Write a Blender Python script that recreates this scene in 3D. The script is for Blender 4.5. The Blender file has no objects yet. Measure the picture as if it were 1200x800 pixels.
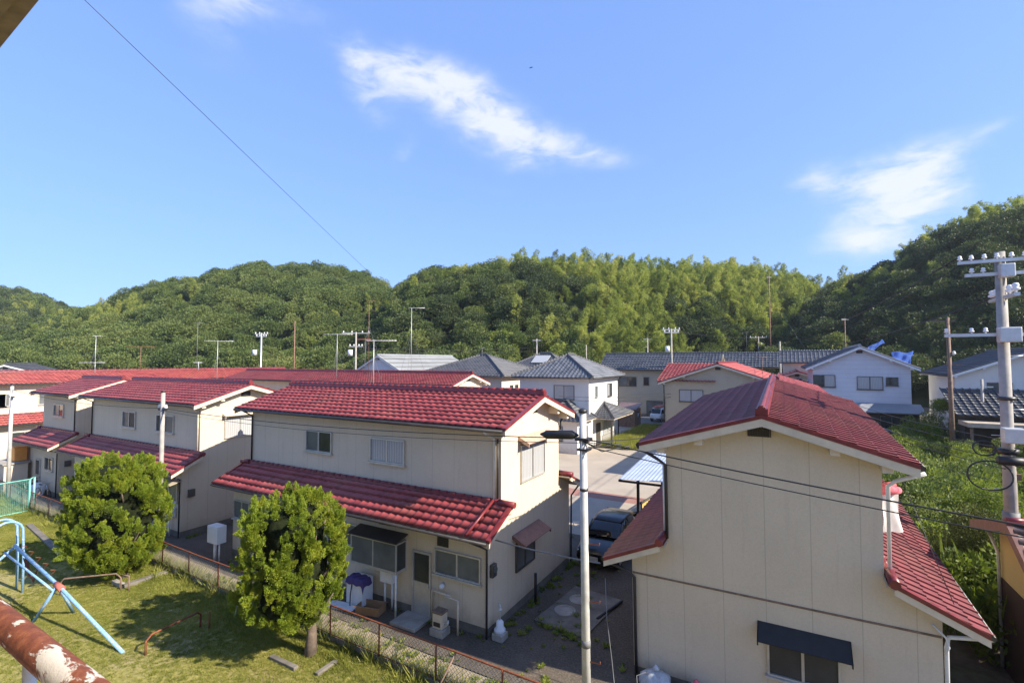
import bpy, math, random
import numpy as np
from mathutils import Vector, Matrix
random.seed(7)
RNG = np.random.default_rng(11)
S = bpy.context.scene
COL = S.collection
R = math.radians

# ------------------------------------------------------------------ camera
cam_d = bpy.data.cameras.new('camera')
cam = bpy.data.objects.new('camera', cam_d); COL.objects.link(cam)
cam_d.sensor_fit = 'HORIZONTAL'; cam_d.sensor_width = 36.0
cam_d.lens = 572.0/1200*36
cam_d.clip_start = 0.05; cam_d.clip_end = 6000
cam.location = (0, 0, 8.2)
cam.rotation_euler = (R(90+2.303), 0, R(29.2))
S.camera = cam

# ------------------------------------------------------------------ light
SUN = Vector((0.813, 0.057, 0.58)).normalized()
S.view_settings.view_transform = 'Standard'; S.view_settings.look = 'None'
S.view_settings.gamma = 1.0; S.view_settings.use_curve_mapping = False
S.view_settings.exposure = 1.05
sun_d = bpy.data.lights.new('sun', 'SUN'); sun_d.energy = 5.0; sun_d.angle = R(0.53); sun_d.color = (1.0, 0.92, 0.78)
sun = bpy.data.objects.new('sun', sun_d); COL.objects.link(sun)
sun.location = (30, 5, 40)
sun.rotation_euler = (-SUN).to_track_quat('-Z', 'Y').to_euler()
W = bpy.data.worlds.new('World'); S.world = W; W.use_nodes = True
SKY_STRENGTH = 0.15

def world():
    nt = W.node_tree; nt.nodes.clear(); N = nt.nodes.new; L = nt.links.new
    out = N('ShaderNodeOutputWorld'); bg = N('ShaderNodeBackground'); L(bg.outputs[0], out.inputs[0])
    sky = N('ShaderNodeTexSky'); sky.sky_type = 'NISHITA'; sky.sun_disc = False
    sky.sun_elevation = math.asin(SUN.z); sky.sun_rotation = math.atan2(SUN.x, SUN.y)
    sky.altitude = 0; sky.air_density = 1.0; sky.dust_density = 0.15; sky.ozone_density = 3.2
    bg.inputs['Strength'].default_value = SKY_STRENGTH
    tc = N('ShaderNodeTexCoord'); D = tc.outputs['Generated']
    def math_(op, a, b=None, c=None):
        m = N('ShaderNodeMath'); m.operation = op
        for i, v in enumerate((a, b, c)):
            if v is None: continue
            if isinstance(v, (int, float)): m.inputs[i].default_value = v
            else: L(v, m.inputs[i])
        return m.outputs[0]
    def dot(a, v):
        m = N('ShaderNodeVectorMath'); m.operation = 'DOT_PRODUCT'; L(a, m.inputs[0]); m.inputs[1].default_value = v
        return m.outputs['Value']
    # warp of the direction so the cloud edges are wispy
    nz = N('ShaderNodeTexNoise'); nz.inputs['Scale'].default_value = 7.0; nz.inputs['Detail'].default_value = 5.0
    L(D, nz.inputs['Vector'])
    sub = N('ShaderNodeVectorMath'); sub.operation = 'SUBTRACT'; L(nz.outputs['Color'], sub.inputs[0]); sub.inputs[1].default_value = (.5, .5, .5)
    sc = N('ShaderNodeVectorMath'); sc.operation = 'SCALE'; L(sub.outputs[0], sc.inputs[0]); sc.inputs['Scale'].default_value = 0.085
    ad = N('ShaderNodeVectorMath'); ad.operation = 'ADD'; L(D, ad.inputs[0]); L(sc.outputs[0], ad.inputs[1])
    P = ad.outputs[0]
    # cloud puffs: azimuth, elevation (degrees), half sizes (degrees), tilt, weight
    blobs = [(-46.2, 29.6, 4.0, 2.2, -50, .9), (-43.0, 30.6, 4.8, 1.7, -6, .85), (-38.5, 29.4, 5.0, 2.4, -22, 1.0),
             (-33, 27.4, 5.0, 3.0, -30, 1.15), (-27.5, 25.4, 5.2, 2.5, -22, 1.1), (-20.5, 23.4, 6.4, 1.5, -13, .9),
             (-42.3, 23.3, 1.8, .9, 40, .95), (-46, 26.6, 1.7, 1.0, -55, .5),
             (-60.5, 33.0, 3.4, 5.0, 10, .7), (-57.5, 35, 5.5, 2.4, 0, .65),
             (7.4, 17.0, 4.4, 2.4, 8, 1.15), (11.6, 17.4, 3.6, 1.5, 20, 1.0), (2.6, 18.0, 2.6, 1.3, 0, .95),
             (9.6, 13.6, 4.0, 3.0, 10, 1.25), (6.2, 11.2, 3.8, 2.0, -8, .85), (12.4, 14.6, 2.6, 1.8, 30, .8),
             (15.2, 18.6, 2.0, .5, 22, .4), (-15.5, 18.4, 2.2, .5, 25, .32), (-30, 20.0, 6.0, .6, -8, .2)]
    tot = None
    for az, el, rx, ry, tilt, w in blobs:
        a, e, t = R(az), R(el), R(tilt)
        c = Vector((math.sin(a)*math.cos(e), math.cos(a)*math.cos(e), math.sin(e)))
        e1 = Vector((math.cos(a), -math.sin(a), 0)); e2 = e1.cross(c)
        u = (e1*math.cos(t)+e2*math.sin(t))/R(rx); v = (e2*math.cos(t)-e1*math.sin(t))/R(ry)
        x, y = dot(P, u), dot(P, v)
        q = math_('ADD', math_('MULTIPLY', x, x), math_('MULTIPLY', y, y))
        g = math_('MULTIPLY', math_('EXPONENT', math_('MULTIPLY', q, -1.0)), math_('GREATER_THAN', dot(P, c), 0))
        g = math_('MULTIPLY', g, w)
        tot = g if tot is None else math_('ADD', tot, g)
    mp = N('ShaderNodeMapping'); mp.inputs['Rotation'].default_value = (0, 0, R(25)); mp.inputs['Scale'].default_value = (1, 1, 2.6)
    L(D, mp.inputs['Vector'])
    n2 = N('ShaderNodeTexNoise'); n2.inputs['Scale'].default_value = 11.0; n2.inputs['Detail'].default_value = 9.0; n2.inputs['Roughness'].default_value = .62
    n2.inputs['Distortion'].default_value = .35
    L(mp.outputs[0], n2.inputs['Vector'])
    k = math_('MULTIPLY', tot, math_('MULTIPLY_ADD', n2.outputs['Fac'], 2.5, -0.55))
    mr = N('ShaderNodeMapRange'); mr.interpolation_type = 'SMOOTHSTEP'
    L(k, mr.inputs[0]); mr.inputs[1].default_value = 0.06; mr.inputs[2].default_value = 1.55; mr.inputs[3].default_value = 0; mr.inputs[4].default_value = .86
    hs = N('ShaderNodeHueSaturation'); hs.inputs['Saturation'].default_value = 1.0; hs.inputs['Value'].default_value = 1.0
    gm = N('ShaderNodeGamma'); gm.inputs[1].default_value = .42; L(sky.outputs[0], gm.inputs[0])      # flatter, clearer gradient than the raw model
    mu = N('ShaderNodeMixRGB'); mu.blend_type = 'MULTIPLY'; mu.inputs[0].default_value = 1; L(gm.outputs[0], mu.inputs[1]); mu.inputs[2].default_value = (.87, 1.235, 2.12, 1)
    L(mu.outputs[0], hs.inputs['Color'])
    mix = N('ShaderNodeMixRGB'); L(mr.outputs[0], mix.inputs[0]); L(hs.outputs[0], mix.inputs[1]); mix.inputs[2].default_value = (3.1, 3.2, 3.45, 1)
    L(mix.outputs[0], bg.inputs['Color'])
world()

# ------------------------------------------------------------------ materials
def new_mat(name):
    m = bpy.data.materials.new(name); m.use_nodes = True
    nt = m.node_tree; b = nt.nodes['Principled BSDF']
    return m, nt, b
def ramp(nt, fac, stops):
    r = nt.nodes.new('ShaderNodeValToRGB'); el = r.color_ramp.elements
    el[0].position, el[0].color = stops[0][0], (*stops[0][1], 1)
    el[1].position, el[1].color = stops[-1][0], (*stops[-1][1], 1)
    for p, c in stops[1:-1]:
        e = el.new(p); e.color = (*c, 1)
    nt.links.new(fac, r.inputs[0]); return r.outputs[0]
def noise(nt, scale, detail=4, rough=.55, vec=None, dist=0):
    n = nt.nodes.new('ShaderNodeTexNoise'); n.inputs['Scale'].default_value = scale
    n.inputs['Detail'].default_value = detail; n.inputs['Roughness'].default_value = rough; n.inputs['Distortion'].default_value = dist
    if vec is None:
        vec = nt.nodes.new('ShaderNodeTexCoord').outputs['Object']
    nt.links.new(vec, n.inputs['Vector']); return n.outputs['Fac']
def mixc(nt, fac, a, b, mode='MIX'):
    m = nt.nodes.new('ShaderNodeMixRGB'); m.blend_type = mode
    for i, v in enumerate((fac, a, b)):
        if isinstance(v, (int, float)): m.inputs[i].default_value = v
        elif isinstance(v, tuple): m.inputs[i].default_value = (*v, 1) if len(v) == 3 else v
        else: nt.links.new(v, m.inputs[i])
    return m.outputs[0]
def mth(nt, op, a, b=0.0, c=0.0):
    m = nt.nodes.new('ShaderNodeMath'); m.operation = op
    for i, v in enumerate((a, b, c)):
        if isinstance(v, (int, float)): m.inputs[i].default_value = v
        else: nt.links.new(v, m.inputs[i])
    return m.outputs[0]
def bump(nt, b, h, strength=.4, dist=.02):
    n = nt.nodes.new('ShaderNodeBump'); n.inputs['Strength'].default_value = strength; n.inputs['Distance'].default_value = dist
    nt.links.new(h, n.inputs['Height']); nt.links.new(n.outputs[0], b.inputs['Normal'])
def simple(name, col, rough=.6, var=.25, scale=3.0, metal=0.0, spec=.5, bmp=0.0):
    m, nt, b = new_mat(name)
    f = noise(nt, scale, 5, .6)
    lo = tuple(c*(1-var) for c in col); hi = tuple(min(1, c*(1+var)) for c in col)
    nt.links.new(ramp(nt, f, [(.3, lo), (.7, hi)]), b.inputs['Base Color'])
    b.inputs['Roughness'].default_value = rough; b.inputs['Metallic'].default_value = metal
    b.inputs['Specular IOR Level'].default_value = spec
    if bmp: bump(nt, b, noise(nt, scale*6, 4), bmp, .01)
    return m
def uvsep(nt):
    u = nt.nodes.new('ShaderNodeUVMap'); s = nt.nodes.new('ShaderNodeSeparateXYZ'); nt.links.new(u.outputs[0], s.inputs[0])
    return u.outputs[0], s.outputs[0], s.outputs[1]

def tile_mat(name, base, dark, worn, rough=.42, patch=.35, sheen=.0):
    m, nt, b = new_mat(name)
    uv, u, v = uvsep(nt)
    fl = nt.nodes.new('ShaderNodeVectorMath'); fl.operation = 'FLOOR'; nt.links.new(uv, fl.inputs[0])
    wn = nt.nodes.new('ShaderNodeTexWhiteNoise'); wn.noise_dimensions = '2D'; nt.links.new(fl.outputs[0], wn.inputs['Vector'])
    col = ramp(nt, wn.outputs['Value'], [(0, dark), (.5, base), (1, tuple(c*1.12 for c in base))])
    p = noise(nt, .55, 6, .65)
    pf = nt.nodes.new('ShaderNodeMapRange'); nt.links.new(p, pf.inputs[0]); pf.inputs[1].default_value = .5; pf.inputs[2].default_value = .72; pf.inputs[4].default_value = patch
    col = mixc(nt, pf.outputs[0], col, worn)
    # grime in streaks down the slope
    g = noise(nt, 5.0, 6, .7)
    gf = nt.nodes.new('ShaderNodeMapRange'); nt.links.new(g, gf.inputs[0]); gf.inputs[1].default_value = .52; gf.inputs[2].default_value = .8; gf.inputs[4].default_value = .45
    col = mixc(nt, gf.outputs[0], col, tuple(c*.55 for c in dark))
    nt.links.new(col, b.inputs['Base Color'])
    b.inputs['Roughness'].default_value = rough; b.inputs['Specular IOR Level'].default_value = .55
    b.inputs['Sheen Weight'].default_value = sheen; b.inputs['Sheen Roughness'].default_value = .45; b.inputs['Sheen Tint'].default_value = (1, .72, .72, 1)
    bump(nt, b, noise(nt, 40, 3), .12, .01)
    return m

def wall_mat(name, base, joint=.91, jc=.62, stain=.34, horiz=None):
    m, nt, b = new_mat(name)
    uv, u, v = uvsep(nt)
    f = noise(nt, .8, 6, .6); col = ramp(nt, f, [(.3, tuple(c*.9 for c in base)), (.7, base)])
    # rain streaks: noise stretched down the wall
    mp = nt.nodes.new('ShaderNodeMapping'); mp.inputs['Scale'].default_value = (5, .35, 1); nt.links.new(uv, mp.inputs['Vector'])
    st = noise(nt, 1.0, 6, .65, mp.outputs[0])
    sf = nt.nodes.new('ShaderNodeMapRange'); nt.links.new(st, sf.inputs[0]); sf.inputs[1].default_value = .55; sf.inputs[2].default_value = .85; sf.inputs[4].default_value = stain
    col = mixc(nt, sf.outputs[0], col, (base[0]*.55, base[1]*.52, base[2]*.5))
    # splash dirt with a ragged edge along the bottom of the wall, and fine speckle
    gd = mth(nt, 'ADD', v, mth(nt, 'MULTIPLY', noise(nt, 2.2, 6, .7), -1.5))
    gf = nt.nodes.new('ShaderNodeMapRange'); nt.links.new(gd, gf.inputs[0]); gf.inputs[1].default_value = -.1; gf.inputs[2].default_value = -.75; gf.inputs[3].default_value = 0; gf.inputs[4].default_value = .6
    col = mixc(nt, gf.outputs[0], col, (base[0]*.5, base[1]*.46, base[2]*.42))
    sp = noise(nt, 26, 3, .7); col = mixc(nt, .16, col, ramp(nt, sp, [(.35, tuple(c*.55 for c in base)), (.6, base)]))
    if joint:
        fr = mth(nt, 'FRACT', mth(nt, 'DIVIDE', u, joint))
        ln = mth(nt, 'LESS_THAN', fr, .016/joint)
        col = mixc(nt, mth(nt, 'MULTIPLY', ln, .4), col, tuple(c*jc*.6 for c in base))
    if horiz:
        fr = mth(nt, 'FRACT', mth(nt, 'DIVIDE', v, horiz)); ln = mth(nt, 'LESS_THAN', fr, .02/horiz)
        col = mixc(nt, mth(nt, 'MULTIPLY', ln, .5), col, tuple(c*.45 for c in base))
    nt.links.new(col, b.inputs['Base Color']); b.inputs['Roughness'].default_value = .8; b.inputs['Specular IOR Level'].default_value = .25
    bump(nt, b, noise(nt, 60, 3), .15, .006)
    return m

def glass_mat(name, tint, rough=.06, curtain=None):
    m, nt, b = new_mat(name)
    f = noise(nt, 1.3, 3); col = ramp(nt, f, [(.35, tuple(c*.6 for c in tint)), (.7, tint)])
    if curtain:
        uv, u, v = uvsep(nt)
        wv = mth(nt, 'MULTIPLY_ADD', mth(nt, 'SINE', mth(nt, 'MULTIPLY_ADD', noise(nt, 1.2), 9.0, mth(nt, 'MULTIPLY', u, 55.0))), .5, .5)
        col = mixc(nt, wv, tuple(c*.72 for c in curtain), curtain)
    nt.links.new(col, b.inputs['Base Color']); b.inputs['Roughness'].default_value = rough; b.inputs['Specular IOR Level'].default_value = .55
    return m

def leaf_mat(name, stops, trans=.3, scale=.35, rough=.55, tree=.48):
    m, nt, b = new_mat(name)
    g = nt.nodes.new('ShaderNodeNewGeometry'); oi = nt.nodes.new('ShaderNodeObjectInfo')
    pos = nt.nodes.new('ShaderNodeTexCoord').outputs['Object']
    n = noise(nt, scale, 3, .6, g.outputs['Position'])
    f = mth(nt, 'ADD', mth(nt, 'MULTIPLY', g.outputs['Random Per Island'], .2), mth(nt, 'MULTIPLY', oi.outputs['Random'], tree) if tree else .2)
    f = mth(nt, 'ADD', f, mth(nt, 'MULTIPLY_ADD', n, 1.1, -.4))
    col = ramp(nt, f, stops)
    nt.links.new(col, b.inputs['Base Color']); b.inputs['Roughness'].default_value = rough; b.inputs['Specular IOR Level'].default_value = .25
    tr = nt.nodes.new('ShaderNodeBsdfTranslucent'); mx = nt.nodes.new('ShaderNodeMixShader'); mx.inputs[0].default_value = trans
    nt.links.new(mixc(nt, 1.0, col, (1.15, 1.2, .7), 'MULTIPLY'), tr.inputs['Color'])
    out = nt.nodes['Material Output']
    nt.links.new(b.outputs[0], mx.inputs[1]); nt.links.new(tr.outputs[0], mx.inputs[2]); nt.links.new(mx.outputs[0], out.inputs[0])
    return m

M = {}
M['tile'] = tile_mat('red_roof_tile', (.31, .053, .047), (.22, .031, .028), (.32, .11, .065), rough=.45, patch=.5, sheen=.12)
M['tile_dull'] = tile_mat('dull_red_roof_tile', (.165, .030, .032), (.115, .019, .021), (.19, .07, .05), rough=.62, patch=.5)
M['tile_old'] = tile_mat('red_roof_tile_weathered', (.27, .048, .048), (.19, .03, .03), (.29, .11, .07), rough=.5, sheen=.12, patch=.7)
M['ridge'] = simple('red_ridge_tile', (.17, .024, .027), .4, .35, 4)
M['grey_tile'] = tile_mat('grey_roof_tile', (.12, .125, .135), (.075, .08, .09), (.17, .17, .17), rough=.38, patch=.3)
M['dark_tile'] = tile_mat('dark_roof_tile', (.075, .075, .08), (.05, .05, .055), (.11, .105, .1), rough=.5, patch=.4)
M['metal_roof'] = simple('pale_grey_metal_roof', (.27, .28, .29), .5, .15, .6)
M['brown_tile'] = tile_mat('brown_weathered_tile', (.16, .10, .085), (.11, .06, .05), (.2, .15, .12))
M['rust_roof'] = simple('rust_orange_roof', (.40, .15, .07), .6, .2, 1)
M['cream'] = wall_mat('cream_wall_panel', (.65, .545, .405))
M['cream_light'] = wall_mat('pale_cream_wall', (.70, .58, .44))
M['white_wall'] = wall_mat('white_render_wall', (.70, .67, .62), joint=None)
M['white_board'] = wall_mat('white_board_wall', (.62, .63, .66), joint=None, horiz=.42)
M['beige_wall'] = wall_mat('beige_render_wall', (.44, .38, .28), joint=None)
M['yellow_wall'] = wall_mat('yellow_render_wall', (.60, .44, .20), joint=None, stain=.3)
M['shade_wall'] = wall_mat('painted_shade_wall', (.065, .035, .028), joint=.2)
M['dark_board'] = wall_mat('dark_board_wall', (.07, .06, .05), joint=.4)
M['block'] = wall_mat('grey_block_wall', (.33, .31, .29), joint=.4, horiz=.2, stain=.4)
M['concrete'] = simple('concrete', (.33, .30, .26), .85, .25, 2.5, bmp=.2)
M['concrete_dark'] = simple('stained_concrete', (.16, .14, .115), .9, .35, 2.0, bmp=.2)
M['trim'] = simple('cream_trim', (.62, .52, .39), .6, .12, 3)
M['soffit'] = simple('soffit_board', (.42, .34, .25), .7, .15, 3)
M['white_paint'] = simple('white_paint', (.72, .72, .70), .45, .1, 4)
M['plastic_white'] = simple('white_plastic', (.70, .71, .72), .35, .06, 4)
M['dark_metal'] = simple('dark_brown_metal', (.03, .026, .026), .45, .3, 4)
M['black'] = simple('black_plastic', (.014, .014, .015), .5, .3, 5)
M['awning_brown'] = simple('faded_brown_awning', (.17, .085, .065), .6, .2, 5)
M['awning_tan'] = simple('rusty_tan_awning', (.50, .33, .24), .6, .2, 5)
M['alu'] = simple('aluminium', (.50, .48, .44), .35, .12, 4, metal=.4)
M['alu_dark'] = simple('dark_aluminium', (.10, .09, .08), .4, .2, 4, metal=.3)
M['glass'] = glass_mat('window_glass', (.05, .055, .055))
M['glass_frost'] = glass_mat('frosted_glass', (.15, .16, .155), .28)
M['glass_curtain'] = glass_mat('curtained_glass', (.3, .3, .3), .12, (.42, .42, .42))
M['galv'] = simple('galvanised_steel', (.55, .55, .54), .42, .12, 6, metal=.35)
M['mesh_wire'] = simple('weathered_mesh_wire', (.42, .38, .34), .7, .35, 5)
M['pole_steel'] = simple('weathered_white_pole', (.47, .455, .42), .6, .28, 2.2, metal=.1, bmp=.1)
M['pole_concrete'] = simple('pole_concrete', (.33, .30, .265), .8, .22, 3)
M['pole_rust'] = simple('rusty_pole', (.22, .12, .08), .8, .4, 5)
M['insulator'] = simple('white_porcelain', (.78, .77, .74), .2, .05, 5)
M['cable'] = simple('black_cable', (.02, .02, .021), .55, .2, 5)
M['cable_grey'] = simple('grey_cable', (.16, .16, .16), .6, .2, 5)
M['wood_brown'] = simple('weathered_wood', (.20, .13, .09), .85, .35, 6, bmp=.2)
M['crown_shade'] = simple('painted_crown_shade', (.014, .018, .007), 1.0, .5, 12, spec=.1)
M['bark'] = simple('bark', (.13, .095, .07), .95, .4, 9, bmp=.6)
M['cardboard'] = simple('cardboard', (.35, .20, .10), .85, .12, 4)
M['purple'] = simple('purple_cloth', (.06, .035, .13), .8, .3, 8)
M['blue_tarp'] = simple('blue_tarp', (.010, .055, .24), .9, .25, 2)
M['orange'] = simple('orange_plastic', (.75, .30, .06), .5, .12, 3)
M['green_paint'] = simple('turquoise_paint', (.20, .55, .46), .5, .2, 6)
M['pink'] = simple('red_pink_cloth', (.62, .14, .17), .8, .4, 7)
M['cloth'] = simple('white_cloth', (.66, .62, .57), .85, .12, 5)
M['sack'] = simple('plastic_sack', (.45, .47, .50), .4, .3, 9, bmp=.6)
M['red_paint'] = simple('faded_red_paint', (.50, .13, .09), .55, .3, 9)
M['asphalt'] = simple('asphalt', (.085, .082, .08), .9, .25, 1.5, bmp=.2)
M['tyre'] = simple('tyre', (.016, .016, .017), .8, .2, 8)
M['yellow_board'] = wall_mat('yellow_board_fence', (.50, .34, .11), joint=.22)
M['truck_white'] = simple('white_vehicle_paint', (.74, .75, .76), .25, .06, 3)

def rust_mat(name, rust=(.20, .055, .022), rust2=(.34, .12, .045), paint=(.62, .55, .46), lim=.60, scale=4, soft=.03):
    m, nt, b = new_mat(name)
    f = noise(nt, scale*3, 8, .7); col = ramp(nt, f, [(.3, tuple(c*.55 for c in rust)), (.52, rust), (.75, rust2)])
    mp = nt.nodes.new('ShaderNodeMapping'); mp.inputs['Scale'].default_value = (.55, 1.4, 1.0)
    nt.links.new(nt.nodes.new('ShaderNodeTexCoord').outputs['Object'], mp.inputs['Vector'])
    p = noise(nt, scale, 7, .62, mp.outputs[0], .3)
    pf = nt.nodes.new('ShaderNodeMapRange'); nt.links.new(p, pf.inputs[0]); pf.inputs[1].default_value = lim; pf.inputs[2].default_value = lim+soft
    col = mixc(nt, pf.outputs[0], col, paint)
    nt.links.new(col, b.inputs['Base Color']); b.inputs['Roughness'].default_value = .78
    bump(nt, b, mth(nt, 'ADD', f, mth(nt, 'MULTIPLY', pf.outputs[0], .5)), .5, .004)
    return m
M['rust_pipe'] = rust_mat('rusty_peeling_pipe', lim=.53, scale=14)
M['rust'] = rust_mat('rusty_iron', lim=.75, scale=6)
M['blue_pipe'] = rust_mat('blue_peeling_pipe', rust=(.20, .38, .58), rust2=(.34, .52, .68), paint=(.50, .52, .52), lim=.56, scale=11, soft=.08)
M['slab_paint'] = simple('dirty_painted_concrete', (.22, .17, .11), .9, .35, 5, bmp=.4)

def ground_mat():
    m, nt, b = new_mat('earth_ground')
    f = noise(nt, .25, 8, .6); f2 = noise(nt, 3.0, 6, .7)
    a = ramp(nt, f2, [(.3, (.075, .055, .038)), (.55, (.13, .10, .07)), (.75, (.18, .15, .11))])
    g = ramp(nt, f2, [(.3, (.03, .045, .014)), (.7, (.075, .095, .03))])
    k = nt.nodes.new('ShaderNodeMapRange'); nt.links.new(f, k.inputs[0]); k.inputs[1].default_value = .5; k.inputs[2].default_value = .62
    nt.links.new(mixc(nt, k.outputs[0], a, g), b.inputs['Base Color']); b.inputs['Roughness'].default_value = .95
    bump(nt, b, f2, .5, .03); return m
M['earth'] = ground_mat()
def hill_mat():
    m, nt, b = new_mat('hill_ground'); f = noise(nt, .3, 6, .6)
    nt.links.new(ramp(nt, f, [(.35, (.02, .028, .01)), (.65, (.05, .065, .02))]), b.inputs['Base Color']); b.inputs['Roughness'].default_value = 1; return m
M['hill'] = hill_mat()
def lawn_mat():
    m, nt, b = new_mat('lawn_soil_and_grass')
    f = noise(nt, .55, 7, .62, dist=.4); f2 = noise(nt, 9, 6, .7)
    g = ramp(nt, f2, [(.3, (.17, .155, .04)), (.55, (.29, .25, .07)), (.75, (.38, .31, .11))])
    d = ramp(nt, f2, [(.3, (.22, .175, .085)), (.7, (.40, .31, .17))])
    k = nt.nodes.new('ShaderNodeMapRange'); nt.links.new(f, k.inputs[0]); k.inputs[1].default_value = .47; k.inputs[2].default_value = .66; k.inputs[4].default_value = .85
    nt.links.new(mixc(nt, k.outputs[0], g, d), b.inputs['Base Color']); b.inputs['Roughness'].default_value = .95
    bump(nt, b, f2, .6, .04); return m
M['lawn'] = lawn_mat()
def road_mat(name, c, c2, sc=.4):
    m, nt, b = new_mat(name); f = noise(nt, sc, 8, .62); f2 = noise(nt, 25, 4, .7)
    col = mixc(nt, .35, ramp(nt, f, [(.35, c), (.68, c2)]), ramp(nt, f2, [(.3, tuple(x*.7 for x in c)), (.7, tuple(min(1, x*1.25) for x in c2))]))
    nt.links.new(col, b.inputs['Base Color']); b.inputs['Roughness'].default_value = .9; bump(nt, b, f2, .25, .01); return m
M['road'] = road_mat('worn_pale_asphalt', (.29, .24, .185), (.40, .335, .26))
M['road_dark'] = road_mat('grey_asphalt', (.10, .10, .10), (.155, .15, .145))
M['road_red'] = road_mat('red_road_surface', (.24, .11, .085), (.33, .17, .13), 1.2)
def dirt_mat():
    m, nt, b = new_mat('packed_dirt'); f = noise(nt, .7, 8, .68, dist=.6); f2 = noise(nt, 18, 5, .75); f3 = noise(nt, 2.6, 7, .7)
    col = ramp(nt, f, [(.32, (.05, .037, .026)), (.5, (.095, .072, .05)), (.68, (.16, .125, .09))])
    col = mixc(nt, .55, col, ramp(nt, f2, [(.36, (.04, .03, .022)), (.55, (.12, .095, .07)), (.72, (.26, .22, .18))]))
    k = nt.nodes.new('ShaderNodeMapRange'); nt.links.new(f3, k.inputs[0]); k.inputs[1].default_value = .58; k.inputs[2].default_value = .68; k.inputs[4].default_value = .6
    nt.links.new(mixc(nt, k.outputs[0], col, (.045, .05, .02)), b.inputs['Base Color']); b.inputs['Roughness'].default_value = .95; bump(nt, b, f2, .6, .02); return m
M['alley'] = dirt_mat()
M['strip'] = road_mat('dry_earth_strip', (.22, .17, .105), (.33, .27, .18), 1.2)
def clear_mat():
    m, nt, b = new_mat('frosted_blue_corrugated'); b.inputs['Base Color'].default_value = (.5, .6, .75, 1)
    b.inputs['Roughness'].default_value = .25; f = noise(nt, 1.0, 4)
    nt.links.new(ramp(nt, f, [(.3, (.48, .55, .68)), (.7, (.66, .72, .82))]), b.inputs['Base Color'])
    tr = nt.nodes.new('ShaderNodeBsdfTranslucent'); tr.inputs[0].default_value = (.6, .7, .9, 1)
    mx = nt.nodes.new('ShaderNodeMixShader'); mx.inputs[0].default_value = .35
    nt.links.new(b.outputs[0], mx.inputs[1]); nt.links.new(tr.outputs[0], mx.inputs[2]); nt.links.new(mx.outputs[0], nt.nodes['Material Output'].inputs[0])
    return m
M['poly'] = clear_mat()
def carpaint(name, c):
    m, nt, b = new_mat(name); f = noise(nt, 2, 3)
    nt.links.new(ramp(nt, f, [(.3, tuple(x*.85 for x in c)), (.7, c)]), b.inputs['Base Color'])
    b.inputs['Roughness'].default_value = .35; b.inputs['Coat Weight'].default_value = .35; b.inputs['Coat Roughness'].default_value = .03; return m
M['car_black'] = carpaint('dark_car_paint', (.006, .006, .007))
M['car_glass'] = glass_mat('car_glass', (.02, .022, .025), .03)
M['lens'] = simple('lamp_lens', (.75, .74, .70), .1, .05, 5)
M['tail'] = simple('red_lamp_lens', (.35, .02, .02), .2, .1, 5)
M['plate'] = simple('pale_number_plate', (.55, .53, .45), .5, .05, 5)

M['leaf_juniper'] = leaf_mat('juniper_leaf', [(.05, (.05, .095, .012)), (.45, (.19, .245, .02)), (.9, (.36, .345, .035))], .22, 1.6, tree=0)
M['leaf_bamboo'] = leaf_mat('bamboo_leaf', [(.05, (.06, .085, .02)), (.35, (.20, .245, .05)), (.65, (.36, .385, .09)), (1, (.47, .42, .14))], .42, .045)
M['leaf_broad'] = leaf_mat('broad_leaf', [(.05, (.055, .08, .024)), (.45, (.125, .165, .045)), (.8, (.19, .22, .062)), (1, (.25, .24, .085))], .32, .05)
M['leaf_dark'] = leaf_mat('dark_broad_leaf', [(.05, (.035, .05, .018)), (.5, (.07, .095, .032)), (1, (.12, .14, .05))], .25, .06)
M['leaf_weed'] = leaf_mat('weed_leaf', [(.05, (.07, .10, .018)), (.45, (.21, .26, .04)), (1, (.36, .34, .08))], .4, .3)
M['leaf_hedge'] = leaf_mat('hedge_leaf', [(.05, (.05, .065, .02)), (.5, (.13, .14, .035)), (1, (.24, .21, .05))], .25, .8)
M['leaf_palm'] = leaf_mat('palm_leaf', [(.05, (.05, .065, .025)), (.5, (.11, .13, .05)), (1, (.20, .18, .09))], .25, .3)
M['grass'] = leaf_mat('grass_blade', [(.05, (.11, .125, .02)), (.42, (.25, .265, .05)), (.76, (.36, .335, .09)), (1, (.48, .38, .17))], .4, .5)

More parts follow.
